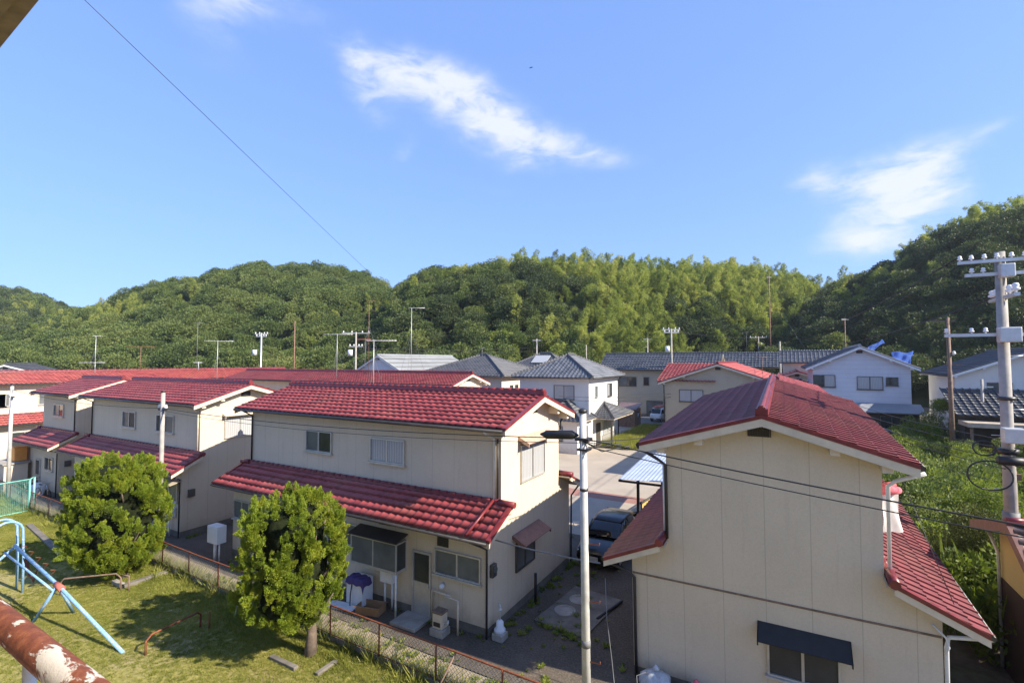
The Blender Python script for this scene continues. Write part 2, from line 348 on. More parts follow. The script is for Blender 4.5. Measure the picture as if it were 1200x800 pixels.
# ------------------------------------------------------------------ mesh helpers
class MB:
    def __init__(s): s.v, s.f, s.uv, s.smooth = [], [], None, []
    def poly(s, pts, smooth=False):
        n = len(s.v); s.v += [tuple(p) for p in pts]; s.f.append(tuple(range(n, n+len(pts)))); s.smooth.append(smooth)
    def box(s, x0, x1, y0, y1, z0, z1, rot=0, piv=None):
        c = [(x0, y0, z0), (x1, y0, z0), (x1, y1, z0), (x0, y1, z0), (x0, y0, z1), (x1, y0, z1), (x1, y1, z1), (x0, y1, z1)]
        s.hexa(c)
        if rot:
            px, py = piv or ((x0+x1)/2, (y0+y1)/2); ca, sa = math.cos(rot), math.sin(rot)
            for i in range(len(s.v)-8, len(s.v)):
                x, y, z = s.v[i]; s.v[i] = (px+(x-px)*ca-(y-py)*sa, py+(x-px)*sa+(y-py)*ca, z)
        return s
    def hexa(s, c):
        n = len(s.v); s.v += [tuple(p) for p in c]
        for q in ((0, 3, 2, 1), (4, 5, 6, 7), (0, 1, 5, 4), (1, 2, 6, 5), (2, 3, 7, 6), (3, 0, 4, 7)):
            s.f.append(tuple(n+i for i in q)); s.smooth.append(False)
        return s
    def slab(s, a, b, c, d, t):          # four corner points, thickness downwards along -normal
        a, b, c, d = map(Vector, (a, b, c, d)); nrm = (b-a).cross(d-a).normalized()*t
        s.hexa([a-nrm, b-nrm, c-nrm, d-nrm, a, b, c, d]); return s
    def prism(s, pts2, fn, w0, w1):      # outline pts2 (counter-clockwise), fn(p,w)->3d
        n = len(s.v); k = len(pts2)
        s.v += [tuple(fn(p, w0)) for p in pts2]+[tuple(fn(p, w1)) for p in pts2]
        s.f.append(tuple(n+i for i in range(k))[::-1]); s.f.append(tuple(n+k+i for i in range(k)))
        s.smooth += [False, False]
        for i in range(k):
            j = (i+1) % k; s.f.append((n+i, n+j, n+k+j, n+k+i)); s.smooth.append(False)
        return s
    def tube(s, pts, r, n=8, cap=True):
        pts = [Vector(p) for p in pts]; rr = r if isinstance(r, (list, tuple)) else [r]*len(pts)
        base = len(s.v); prev = None
        for i, p in enumerate(pts):
            t = (pts[min(i+1, len(pts)-1)]-pts[max(i-1, 0)]).normalized()
            if prev is None:
                a = Vector((0, 0, 1)) if abs(t.z) < .9 else Vector((1, 0, 0)); x = t.cross(a).normalized()
            else: x = (prev-t*prev.dot(t)).normalized()
            prev = x; y = t.cross(x)
            for k in range(n):
                an = 2*math.pi*k/n; s.v.append(tuple(p+(x*math.cos(an)+y*math.sin(an))*rr[i]))
        for i in range(len(pts)-1):
            for k in range(n):
                k2 = (k+1) % n
                s.f.append((base+i*n+k, base+i*n+k2, base+(i+1)*n+k2, base+(i+1)*n+k)); s.smooth.append(True)
        if cap:
            s.f.append(tuple(base+k for k in range(n))[::-1]); s.f.append(tuple(base+(len(pts)-1)*n+k for k in range(n))); s.smooth += [False, False]
        return s
    def lathe(s, prof, c, n=12):         # prof list of (r,z)
        base = len(s.v)
        for r, z in prof:
            for k in range(n):
                an = 2*math.pi*k/n; s.v.append((c[0]+r*math.cos(an), c[1]+r*math.sin(an), c[2]+z))
        for i in range(len(prof)-1):
            for k in range(n):
                k2 = (k+1) % n; s.f.append((base+i*n+k, base+i*n+k2, base+(i+1)*n+k2, base+(i+1)*n+k)); s.smooth.append(True)
        s.f.append(tuple(base+k for k in range(n))[::-1]); s.f.append(tuple(base+(len(prof)-1)*n+k for k in range(n))); s.smooth += [False, False]
        return s
def box(*a, **k): return MB().box(*a, **k)
def tube(*a, **k): return MB().tube(*a, **k)

def grid_sheet(n, m, fn):
    mb = MB()
    for i in range(n+1):
        for j in range(m+1): mb.v.append(tuple(fn(i/n, j/m)))
    for i in range(n):
        for j in range(m): a = i*(m+1)+j; mb.f.append((a, a+m+1, a+m+2, a+1)); mb.smooth.append(True)
    return mb
def obj(name, mb, mat, parent=None, loc=None, bevel=0):
    me = bpy.data.meshes.new(name); me.from_pydata(mb.v, [], mb.f)
    me.polygons.foreach_set('use_smooth', mb.smooth)
    uvl = me.uv_layers.new(name='UVMap')
    if mb.uv is not None:
        a = np.array(mb.uv, dtype=np.float32)
        li = np.empty(len(me.loops), dtype=np.int32); me.loops.foreach_get('vertex_index', li)
        uvl.data.foreach_set('uv', a[li].ravel())
    else:
        vs = np.array(mb.v, dtype=np.float32)
        li = np.empty(len(me.loops), dtype=np.int32); me.loops.foreach_get('vertex_index', li)
        pn = np.empty(len(me.polygons)*3, dtype=np.float32); me.polygons.foreach_get('normal', pn); pn = np.abs(pn.reshape(-1, 3))
        lt = np.empty(len(me.polygons), dtype=np.int32); me.polygons.foreach_get('loop_total', lt)
        ln = np.repeat(pn, lt, axis=0); co = vs[li]
        u = np.where(ln[:, 0] > np.maximum(ln[:, 1], ln[:, 2]), co[:, 1], co[:, 0])
        w = np.where(ln[:, 2] > np.maximum(ln[:, 0], ln[:, 1]), co[:, 1], co[:, 2])
        uvl.data.foreach_set('uv', np.stack([u, w], 1).astype(np.float32).ravel())
    me.materials.append(M[mat] if isinstance(mat, str) else mat)
    o = bpy.data.objects.new(name, me); COL.objects.link(o)
    if parent is not None: o.parent = parent
    if loc is not None: o.location = loc
    if bevel:
        b = o.modifiers.new('bevel', 'BEVEL'); b.width = bevel; b.segments = 2; b.limit_method = 'ANGLE'; b.angle_limit = R(40)
    return o
def tag(o, label, cat, group=None):
    o['label'] = label; o['category'] = cat
    if group: o['group'] = group
    return o
def empty(name, label, cat, loc, rot=0, group=None):
    o = bpy.data.objects.new(name, None); COL.objects.link(o); o.location = loc; o.rotation_euler = (0, 0, rot)
    o.empty_display_size = .2
    return tag(o, label, cat, group)
def struct(name, mb, mat):
    o = obj(name, mb, mat); o['kind'] = 'structure'; return o
def clone(root, loc, rot, label, scale=None):
    r = root.copy(); COL.objects.link(r); r.location = loc; r.rotation_euler = (0, 0, rot); r['label'] = label
    if scale: r.scale = (scale,)*3 if isinstance(scale, (int, float)) else scale
    for ch in list(root.children):
        c = ch.copy(); COL.objects.link(c); c.parent = r
        for g in list(ch.children):
            d = g.copy(); COL.objects.link(d); d.parent = c
    return r
def np_mesh(name, v, f, mat, smooth=False):
    me = bpy.data.meshes.new(name); v = np.asarray(v, np.float32); f = np.asarray(f, np.int32)
    me.vertices.add(len(v)); me.vertices.foreach_set('co', v.ravel())
    k = f.shape[1]; me.loops.add(f.size); me.loops.foreach_set('vertex_index', f.ravel())
    me.polygons.add(len(f)); me.polygons.foreach_set('loop_start', np.arange(0, f.size, k, dtype=np.int32)); me.polygons.foreach_set('loop_total', np.full(len(f), k, np.int32))
    if smooth: me.polygons.foreach_set('use_smooth', np.ones(len(f), bool))
    me.update(calc_edges=True); me.validate()
    if mat: me.materials.append(M[mat])
    return me

# ------------------------------------------------------------------ terrain
CY_, SY_ = math.cos(R(29.2)), math.sin(R(29.2))
def sst(x): x = np.clip(x, 0, 1); return x*x*(3-2*x)
# hills seen from the street: bearing (as tan of the angle to the street's view line), skyline slope, foot and crest distance
HILLS = [  # bearing, rise per metre of distance at the skyline, foot, crest, tree height
    ([-1.9, -1.4, -1.05, -.98, -.92, -.88, -.80, -.7, -.6], [.16, .165, .148, .134, .110, .100, .085, .06, .0], 135, 330, 12),
    ([-1.6, -1.2, -1.05, -.95, -.875, -.79, -.70, -.645, -.56, -.49, -.385, -.315, -.27, -.17, 0, .15], [.02, .05, .07, .085, .110, .136, .162, .176, .195, .197, .193, .180, .160, .135, .10, .0], 112, 215, 9.5),
    ([-.40, -.30, -.255, -.23, -.21, -.175, -.07, .035, .175, .35, .525, .63, .70, .80, .9], [.0, .07, .125, .165, .186, .208, .223, .229, .222, .218, .207, .185, .150, .07, 0], 93, 150, 10.5),
    ([.50, .60, .64, .70, .74, .79, .83, .875, .92, .96, 1.05, 1.2, 1.5, 2.0, 2.8, 4.0], [.06, .13, .182, .196, .21, .236, .262, .285, .304, .320, .336, .37, .45, .62, .85, 1.0], 70, 128, 10),
]
def wob(x, y, s, ph=0.0):
    return (np.sin(x/s+1.3*np.sin(y/s*.7+ph)+ph)+np.sin(y/s*1.1+1.1*np.sin(x/s*.8+2*ph)+1.7*ph))*.5
def hill_heights(x, y):
    r = x*CY_+y*SY_; f = -x*SY_+y*CY_; fs = np.maximum(f, 1e-3); b = np.where(f > 1, r/fs, 9.)
    out = []
    for i, (bs, sl, foot, crest, th) in enumerate(HILLS):
        bb = np.linspace(-2.2, 4.2, 900); ss = np.interp(bb, bs, sl); kern = np.ones(7)/7; ss = np.convolve(np.pad(ss, 3, mode='edge'), kern, 'valid')
        slope = np.interp(b, bb, ss)
        ft, cr = np.full_like(b, float(foot)), np.full_like(b, float(crest))
        if i == 2:
            ft = ft+np.interp(b, [-.3, .2, .4, .55, .7], [0, -4, 10, 8, 0]); cr = cr+np.interp(b, [-.3, .2, .5], [0, -5, 5])
        if i == 3:
            k = np.interp(b, [.6, .8, 1.05, 1.5, 3.0], [1.12, .95, .80, .72, .6]); ft = ft*k; cr = cr*k
        H = np.maximum(8.2+cr*slope-th, 0)*np.where((b > bs[0]) & (b < bs[-1]), 1, 0)
        H = np.where(slope < .02, H*slope/.02, H)
        t = (f-ft)/(cr-ft)
        p = np.where(t < 1, np.sin(np.clip(t, 0, 1)*math.pi/2)**1.15, 1-.25*np.clip((t-1)*1.2, 0, 1))
        out.append(H*p*(1+.035*wob(x, y, 9, i)))
    return out
def height(x, y):
    x = np.asarray(x, float); y = np.asarray(y, float)
    h = np.maximum.reduce(hill_heights(x, y))
    mound = 2.0*sst((x-2.5)/10)*sst((y-24)/26)
    return np.maximum(h, mound)-.03
def h1(x, y): return float(height(np.array([x]), np.array([y]))[0])

def build_terrain():
    def grid(name, x0, x1, y0, y1, st, mat, dz=0, hole=None):
        xs = np.arange(x0, x1+.1, st); ys = np.arange(y0, y1+.1, st); X, Y = np.meshgrid(xs, ys)
        Zt = height(X, Y)+dz; v = np.stack([X.ravel(), Y.ravel(), Zt.ravel()], 1)
        nx = len(xs); i, j = np.meshgrid(np.arange(nx-1), np.arange(len(ys)-1)); a = (j*nx+i).ravel()
        f = np.stack([a, a+1, a+nx+1, a+nx], 1)
        if hole is not None:
            cx = v[f].mean(1); f = f[hole(cx)]
        me = np_mesh(name, v, f, mat, True); o = bpy.data.objects.new(name, me); COL.objects.link(o); o['kind'] = 'structure'; return o
    isH = lambda c: np.maximum.reduce(hill_heights(c[:, 0], c[:, 1])) > .35
    grid('hills', -520, 320, 40, 520, 5, 'hill', hole=isH)
    grid('ground', -520, 320, -60, 520, 5, 'earth', dz=-.02, hole=lambda c: ~isH(c))
    far = MB(); far.box(-690, 490, -140, 690, -1.9, -1.5); struct('plain', far, 'hill')
build_terrain()
def sheet(name, pts, z, mat):
    mb = MB(); mb.poly([(x, y, z) for x, y in pts]); return struct(name, mb, mat)
sheet('lawn', [(-60, -8), (10, -8), (10, 9.6), (-60, 10.9)], .0, 'lawn')
sheet('earth_strip', [(-50, 11.35), (-3.0, 10.30), (-3.0, 10.95), (-50, 12.0)], .002, 'strip')
sheet('alley', [(-50, 11.9), (3.6, 10.9), (3.6, 13.2), (-3.0, 13.2), (-3.0, 22), (-50, 22)], -.004, 'alley')
sheet('road', [(-70, 22), (-3, 22), (-3, 92), (-26, 92), (-26, 33), (-70, 33)], .002, 'road')
sheet('side_road', [(-60, 28.9), (-3.2, 28.2), (-3.2, 29.6), (-60, 30.4)], .006, 'road_red')
sheet('parking_apron', [(-24, 63), (-9, 62), (-9, 74), (-24, 75)], .006, 'road_dark')
mb = MB(); mb.box(-6.95, -5.2, 14.0, 16.8, .0, .05, rot=R(-6)); struct('concrete_pavement', mb, 'concrete_dark')
mb = MB(); mb.slab((-50, 10.98, .16), (-3.0, 9.95, .16), (-3.0, 10.07, .16), (-50, 11.10, .16), .2); struct('kerb', mb, 'concrete_dark')

# ------------------------------------------------------------------ roofs and houses
def tile_slope(mb, e0, e1, r0, tw=.30, th=.34, amp=.036, lip=.030, nc=6, ucol=0):
    if th >= .45: amp, lip = .075, .010      # big ribbed pan tiles
    e0, e1, r0 = map(Vector, (e0, e1, r0))
    al = e1-e0; Ln = al.length; al.normalize(); up = r0-e0; Sn = up.length; up.normalize(); nr = al.cross(up)
    nt_ = max(1, round(Ln/tw)); n = max(1, round(Sn/th)); tw = Ln/nt_; th = Sn/n
    if mb.uv is None: mb.uv = []
    ribbed = th >= .45
    if ribbed: us = [0, .12, .24, .36, .5, .75, 1.0]; hs = [.45*amp, amp, .45*amp, 0, -.12*amp, -.15*amp, -.05*amp]
    else:      # an interlocking S tile: a roll with a sharp step on its left edge, then a shallow pan
        us = [0, .10, .22, .36, .55, .80, 1.0] if nc >= 5 else [0, .2, .5, 1.0]
        hs = [.86*amp, amp, .80*amp, .38*amp, .02*amp, -.14*amp, -.05*amp] if nc >= 5 else [.9*amp, .9*amp, .0, -.08*amp]
    m = len(us); tint = lambda: random.uniform(-.011, .011)
    for c in range(n):
        prev = None
        for t in range(nt_):
            j = tint(); base = len(mb.v); dz = random.uniform(-.003, .003)
            for (s, h, vv) in ((c*th+.035, .0, c+.0), (c*th-.03, lip, c+.02), ((c+1)*th, .004, c+.98)):
                for u, hh in zip(us, hs):
                    p = e0+al*((t+u)*tw)+up*(s+(j if h == lip else 0))+nr*(h+hh+dz)
                    mb.v.append(tuple(p)); mb.uv.append((t+min(u, .99)+ucol, vv))
            for rr in range(2):
                for i in range(m-1):
                    q = base+rr*m+i; mb.f.append((q, q+1, q+m+1, q+m)); mb.smooth.append(True)
            if prev is not None and not ribbed:     # the step between neighbouring tiles, with its own corners
                k0 = len(mb.v); idx = (prev+m+m-1, base+m, base+2*m, prev+2*m+m-1)
                for q in idx: mb.v.append(mb.v[q]); mb.uv.append(mb.uv[base+m])
                mb.f.append((k0, k0+1, k0+2, k0+3)); mb.smooth.append(False)
            prev = base
    return mb

def ridge_strip(mb, p0, p1, w=.27, h=.13, seg=.33, r=.06):
    p0, p1 = Vector(p0), Vector(p1); d = p1-p0; L_ = d.length; d.normalize(); s = Vector((-d.y, d.x, 0)).normalized()
    up = s.cross(d)*-1
    if up.z < 0: up = -up
    a, b = p0, p1
    mb.hexa([a-s*w/2, b-s*w/2, b+s*w/2, a+s*w/2, a-s*w*.42+up*h, b-s*w*.42+up*h, b+s*w*.42+up*h, a+s*w*.42+up*h])
    n = max(1, int(L_/seg))
    for i in range(n):
        q0, q1 = p0+d*(L_*i/n), p0+d*(L_*(i+1)/n-.012)
        mb.tube([q0+up*(h+.01), q1+up*(h+.02)], [r, r*1.06], 8)
    return mb

def gable_house(name, label, cat, loc, rot, L_, yf, yb, ov=.55, og=.45, zr=7.0, k=.3036, lower=(), wall='cream', tile='tile',
                ridge='ridge', trim='trim', nc=5, tw=.30, th=.34, found=.27, group=None, vents=(-1, 1), zbase=0, gutters=True, purlins=True, left_open=False):
    """local frame: ridge along x at y=0; front is -y"""
    root = empty(name, label, cat, loc, rot, group); hx = L_/2
    zw = lambda y: zr-k*abs(y)-.10
    out = []
    lo = {s: (yw, zt, ye, ze) for s, yw, zt, ye, ze in lower}
    if 'front' in lo:
        yw, zt, ye, ze = lo['front']; kk = (zt-ze)/(yf-ye)
        out += [(yw, found), (yw, zt-kk*(yf-yw)-.08), (yf, zt-.08)]
    else: out += [(yf, found)]
    out += [(yf, zw(yf)), (0, zw(0)), (yb, zw(yb))]
    if 'back' in lo:
        yw, zt, ye, ze = lo['back']; kk = (zt-ze)/(ye-yb)
        out += [(yb, zt-.08), (yw, zt-kk*(yw-yb)-.08), (yw, found)]
    else: out += [(yb, found)]
    w = MB().prism(out, lambda p, q: (q, p[0], p[1]), -hx, hx); obj('wall', w, wall, root)
    fy0, fy1 = out[0][0]+.015, out[-1][0]-.015
    if found > 0: obj('foundation', box(-hx+.015, hx-.015, fy0, fy1, -.3-zbase, found), 'concrete_dark', root)
    X0, X1 = -hx-og, hx+og
    # upper roof
    ye0, ye1 = yf-ov, yb+ov; ze = lambda y: zr-k*abs(y)
    rf = MB(); tile_slope(rf, (X0, ye0, ze(ye0)), (X1, ye0, ze(ye0)), (X0, 0, zr), tw, th, nc=nc)
    tile_slope(rf, (X1, ye1, ze(ye1)), (X0, ye1, ze(ye1)), (X1, 0, zr), tw, th, nc=nc)
    roof = obj('roof', rf, tile, root)
    ub = MB(); ub.slab((X0+.02, ye0+.02, ze(ye0)-.03), (X1-.02, ye0+.02, ze(ye0)-.03), (X1-.02, 0, zr-.03), (X0+.02, 0, zr-.03), .05)
    ub.slab((X1-.02, ye1-.02, ze(ye1)-.03), (X0+.02, ye1-.02, ze(ye1)-.03), (X0+.02, 0, zr-.03), (X1-.02, 0, zr-.03), .05)
    obj('soffit', ub, 'soffit', roof)
    obj('ridge_cap', ridge_strip(MB(), (X0-.02, 0, zr+.02), (X1+.02, 0, zr+.02)), ridge, roof)
    for sx in (-1, 1):
        xe = sx*(hx+og); vg = MB(); bb = MB()
        for y in (ye0, ye1):
            for m_, a, b_, x_in, x_out in ((vg, -.055, .03, .11, .025), (bb, -.235, -.06, .04, .012)):
                q = [(xe-sx*x_in, y, ze(y)+a), (xe+sx*x_out, y, ze(y)+a), (xe+sx*x_out, 0, zr+a), (xe-sx*x_in, 0, zr+a)]
                m_.hexa(q+[(p[0], p[1], p[2]+(b_-a)) for p in q])
        obj('verge_tiles', vg, ridge, roof); obj('bargeboard', bb, trim, root)
        oe = MB(); oe.box(xe-sx*.06-.05, xe-sx*.06+.05, -.13, .13, zr-.02, zr+.16); oe.tube([(xe-sx*.12, 0, zr+.15), (xe+sx*.0, 0, zr+.15)], .085, 10)
        obj('ridge_end_tile', oe, ridge, roof)
        if purlins:
            for y in (0, yf*.62, yb*.62, yf-.05, yb+.05):
                pb = MB(); pb.box(min(sx*(hx+.004), sx*(hx+og-.07)), max(sx*(hx+.004), sx*(hx+og-.07)), y-.09, y+.09, ze(y)-(.22 if y == 0 else .36), ze(y)-.09)
                obj('purlin_end', pb, trim, root)
    if gutters:
        for y, sg in ((ye0, -1), (ye1, 1)):
            obj('gutter', tube([(X0+.05, y+sg*.05, ze(y)-.05), (X1-.05, y+sg*.05, ze(y)-.08)], .055, 8), 'dark_metal', root)
    for side, (yw, zt, ye, z0) in lo.items():
        sg = -1 if side == 'front' else 1; yt = yf if side == 'front' else yb
        a, b_ = (X0, X1) if sg < 0 else (X1, X0)
        lr = tile_slope(MB(), (a, ye, z0), (b_, ye, z0), (a, yt, zt), tw, th, nc=nc)
        lroof = obj('lower_roof', lr, tile, root)
        sb = MB(); sb.slab((a, ye-sg*.02, z0-.03), (b_, ye-sg*.02, z0-.03), (b_, yt, zt-.03), (a, yt, zt-.03), .05); obj('soffit', sb, 'soffit', lroof)
        cp = MB(); ridge_strip(cp, (-hx, yt+sg*.07, zt+.0), (hx, yt+sg*.07, zt+.0), w=.15, h=.07, r=.055)
        obj('wall_flashing', cp, ridge, lroof)
        for sx in (-1, 1):
            xe = sx*(hx+og); bb = MB(); vg = MB()
            for m_, a0, b0, xi, xo in ((vg, -.055, .035, .11, .025), (bb, -.2, -.06, .04, .012)):
                q = [(xe-sx*xi, ye, z0+a0), (xe+sx*xo, ye, z0+a0), (xe+sx*xo, yt+sg*.1, zt+a0), (xe-sx*xi, yt+sg*.1, zt+a0)]
                m_.hexa(q+[(p[0], p[1], p[2]+(b0-a0)) for p in q])
            obj('bargeboard', bb, trim, root); obj('verge_tiles', vg, ridge, lroof)
            ee = MB(); ee.tube([(sx*(hx-.02), yt+sg*.1, zt+.06), (sx*(hx+og+.1), yt+sg*.1, zt+.04)], .10, 8)
            ee.box(min(sx*hx, sx*(hx+og)), max(sx*hx, sx*(hx+og)), yt-sg*.22-.14, yt-sg*.22+.14, zt-.17, zt-.06) if False else None
            obj('ridge_end_tile', ee, ridge, lroof)
        if gutters:
            obj('gutter', tube([(X0+.05, ye+sg*.05, z0-.05), (X1-.05, ye+sg*.05, z0-.08)], .05, 8), 'dark_metal', root)
    for v in vents:
        vb = MB()
        x = v*(hx+.02)
        vb.box(x-.02, x+.02, -.24, .24, zr-.62, zr-.38)
        for i in range(7): vb.box(x-.03, x+.035, -.21+i*.07-.008, -.21+i*.07+.008, zr-.63, zr-.37)
        obj('vent', vb, 'dark_metal' if tile != 'tile_old' else 'ridge', root)
    root['hx'] = hx
    return root

def face_map(face, c):
    return {'front': lambda u, v, w: (u, c-w, v), 'back': lambda u, v, w: (u, c+w, v),
            'left': lambda u, v, w: (c-w, u, v), 'right': lambda u, v, w: (c+w, u, v)}[face]
def fbox(mb, F, u0, u1, v0, v1, w0, w1):
    a, b = F(u0, v0, w0), F(u1, v1, w1)
    lo = [min(p, q) for p, q in zip(a, b)]; hi = [max(p, q) for p, q in zip(a, b)]
    mb.box(lo[0], hi[0], lo[1], hi[1], lo[2], hi[2]); return mb
def window(root, face, c, u0, u1, v0, v1, glass='glass', frame='alu', panes=2, sill=True, depth=.07, split=None, name='window'):
    F = face_map(face, c); t = .045; u0, u1 = sorted((u0, u1)); v0, v1 = sorted((v0, v1))
    fr = MB(); fbox(fr, F, u0, u1, v0, v0+t, -.01, depth); fbox(fr, F, u0, u1, v1-t, v1, -.01, depth)
    fbox(fr, F, u0, u0+t, v0+t, v1-t, -.01, depth); fbox(fr, F, u1-t, u1, v0+t, v1-t, -.01, depth)
    W_ = (u1-u0)
    for i in range(1, panes):
        um = u0+W_*(split if split else i/panes); fbox(fr, F, um-.028, um+.028, v0+t, v1-t, -.01, depth*.75)
    o = obj(name, fr, frame, root)
    glasses = glass if isinstance(glass, (list, tuple)) else [glass]*panes
    for i in range(panes):
        a = u0+t if i == 0 else u0+W_*(split if split else i/panes)+.028
        b = u1-t if i == panes-1 else u0+W_*(split if split else (i+1)/panes)-.028
        g = MB(); fbox(g, F, a+.003, b-.003, v0+t+.003, v1-t-.003, -.005, .012+.014*(i % 2)); obj('pane', g, glasses[i], o)
    if sill:
        s = MB(); fbox(s, F, u0-.05, u1+.05, v0-.055, v0-.003, 0.003, depth+.05); obj('sill', s, frame, o)
    return o
def awning(root, face, c, u0, u1, v, out=.5, drop=.2, mat='awning_brown', th=.03):
    F = face_map(face, c); mb = MB()
    pts = [F(u0, v, 0), F(u1, v, 0), F(u1, v-drop, out), F(u0, v-drop, out)]
    mb.slab(*pts, th) if True else None
    for u in (u0, u1-.03):
        q = [F(u, v, 0), F(u+.03, v, 0), F(u+.03, v-drop, out), F(u, v-drop, out)]
        mb.hexa([(p[0], p[1], p[2]-.09) for p in q]+q)
    return obj('awning', mb, mat, root)
def downpipe(root, pts, mat='dark_metal', r=.035): return obj('downpipe', tube(pts, r, 8), mat, root)

ROW = 'red-tiled two-storey row houses'
LOWER = [('front', -3.03, 3.75, -3.70, 3.10), ('back', 3.23, 3.75, 3.75, 3.14)]
# --- centre row house (C): ridge Y 15.6, front wall Y 12.57, gable wall X -7.85
def centre_house():
    cx, cy = -14.225, 15.6
    h = gable_house('row_house', 'red-tiled cream row house in the middle, narrow conifer before its left half', 'house', (cx, cy, 0), 0, 12.75, -2.25, 2.2, lower=LOWER, nc=6, group=ROW)
    f, fu, g = -3.03, -2.25, 6.375
    X = lambda x: x-cx
    window(h, 'front', fu, X(-17.0), X(-15.5), 4.6, 5.43, ['glass_frost', 'glass'])
    window(h, 'front', fu, X(-13.45), X(-11.78), 4.53, 5.39, ['glass_curtain', 'glass_curtain'])
    window(h, 'front', f, X(-14.75), X(-13.16), 1.68, 2.45, 'glass_frost')
    window(h, 'front', f, X(-9.82), X(-8.08), 1.52, 2.29, 'glass_frost')
    window(h, 'front', f, X(-20.5), X(-19.4), 1.6, 2.36, 'glass_frost')
    # bay window box
    F = face_map('front', f); bx = MB(); a, b, t = X(-13.05), X(-11.0), .04
    fbox(bx, F, a, b, 1.36, 1.44, 0, .5)
    for u in (a, (a+b)/2-.02, b-t): fbox(bx, F, u, u+t, 1.44, 2.28, .46, .5)
    for u in (a, b-t): fbox(bx, F, u, u+t, 1.44, 2.28, .0, .04)
    fbox(bx, F, a, b, 2.28, 2.32, 0, .5)
    bay = obj('bay_window', bx, 'alu', h)
    for u0, u1 in ((a+t, (a+b)/2-.02), ((a+b)/2+.02, b-t)):
        p = MB(); fbox(p, F, u0, u1, 1.445, 2.275, .47, .485); obj('pane', p, 'glass_frost', bay)
    for u in (a+.012, b-.026):
        p = MB(); fbox(p, F, u, u+.014, 1.445, 2.275, .045, .455); obj('pane', p, 'glass', bay)
    lid = MB(); q = [F(a-.06, 2.50, .0), F(b+.06, 2.50, .0), F(b+.06, 2.35, .58), F(a-.06, 2.35, .58)]; lid.slab(*q, .03); obj('bay_roof', lid, 'dark_metal', bay)
    # back door
    d = MB(); a, b = X(-10.72), X(-9.95)
    fbox(d, F, a, a+.06, .08, 2.02, 0, .07); fbox(d, F, b-.06, b, .08, 2.02, 0, .07); fbox(d, F, a, b, 2.02, 2.08, 0, .07); fbox(d, F, a+.06, b-.06, .1, 1.05, 0, .035)
    fbox(d, F, a+.06, b-.06, 1.05, 1.11, 0, .045)
    door = obj('door', d, 'alu', h)
    p = MB(); fbox(p, F, a+.07, b-.07, 1.115, 2.01, 0, .03); obj('door_glass', p, 'glass', door)
    p = MB(); fbox(p, F, b-.13, b-.09, .98, 1.10, .035, .085); obj('handle', p, 'galv', door)
    for u0, u1, v0, v1 in ((X(-12.2), X(-11.7), 2.66, 2.86), (X(-9.72), X(-9.30), 2.38, 2.70)):
        v = MB(); fbox(v, F, u0, u1, v0, v1, 0, .03)
        for i in range(5): fbox(v, F, u0, u1, v0+(i+.3)*(v1-v0)/5, v0+(i+.5)*(v1-v0)/5, .03, .045)
        obj('vent', v, 'dark_metal', h)
    for x, z in ((-12.6, 1.2), (-9.46, 1.2)):
        l = MB().lathe([(.02, -.08), (.08, -.04), (.085, .03), (.04, .08)], (X(x), f-.12, z), 10); lamp = obj('wall_lamp', l, 'plastic_white', h)
        obj('bracket', box(X(x)-.03, X(x)+.03, f-.06, f, z+.02, z+.09), 'alu', lamp)
    # gas and water fittings on the wall
    m = MB(); fbox(m, F, X(-11.95), X(-11.42), .87, 1.27, .02, .24); mt = obj('meter_box', m, 'plastic_white', h, bevel=.015)
    m = MB(); fbox(m, F, X(-11.9), X(-11.47), .92, 1.22, .24, .25); obj('meter_door', m, 'white_paint', mt)
    for x in (-11.82, -11.5): obj('pipe', tube([(X(x), f-.12, .87), (X(x), f-.12, .0)], .035, 8), 'white_paint', h)
    obj('pipe', tube([(X(-11.03), f-.47, 1.36), (X(-11.03), f-.47, 0)], .03, 8), 'white_paint', h)
    obj('pipe', tube([(X(-9.85), f-.10, .15), (X(-9.85), f-.10, 1.0), (X(-9.15), f-.12, .97)], .035, 8), 'trim', h)
    obj('pipe', tube([(X(-9.2), f-.3, 1.02), (X(-8.72), f-.3, 1.02), (X(-8.72), f-.3, 0)], .035, 8), 'trim', h)
    # gable side
    window(h, 'right', g, 14.6-cy, 16.45-cy, 4.1, 5.36, ['glass_curtain', 'glass_curtain'], sill=False)
    awning(h, 'right', g, 14.45-cy, 16.75-cy, 5.66, .42, .22, 'awning_tan')
    window(h, 'right', g, 14.25-cy, 15.6-cy, 1.28, 2.2, ['glass_frost', 'glass_frost'], frame='alu_dark', sill=False)
    awning(h, 'right', g, 14.05-cy, 16.0-cy, 2.52, .5, .26, 'awning_brown')
    # downpipes: upper gutter, down the wall corner, along the lower roof, to the ground
    gy = -2.85
    downpipe(h, [(6.1, gy, 6.05), (6.1, -2.55, 5.85), (6.15, -2.31, 5.75), (6.15, -2.31, 3.85)], 'white_paint', .04)
    downpipe(h, [(6.28, -2.31, 5.75), (6.28, -2.31, 3.85)], 'dark_metal', .03)
    downpipe(h, [(6.15, -2.35, 3.84), (6.05, -3.72, 3.16)], 'ridge', .045)
    downpipe(h, [(6.2, -3.75, 3.0), (6.25, -3.3, 2.75), (6.38, -3.10, 2.6), (6.38, -3.10, 0.02)])
    downpipe(h, [(-6.1, gy, 6.05), (-6.3, -2.31, 5.8), (-6.3, -2.31, 3.8)])
    downpipe(h, [(6.35, 2.9, 6.05), (6.4, 2.35, 5.8), (6.4, 2.35, 5.5)])
    downpipe(h, [(6.6, 3.8, 3.05), (6.45, 3.3, 2.7), (6.43, 3.27, 0)])
    mtr = MB(); mtr.box(g, g+.12, 12.66-cy, 12.92-cy, 1.72, 2.1); em = obj('electric_meter', mtr, 'alu_dark', h, bevel=.02)
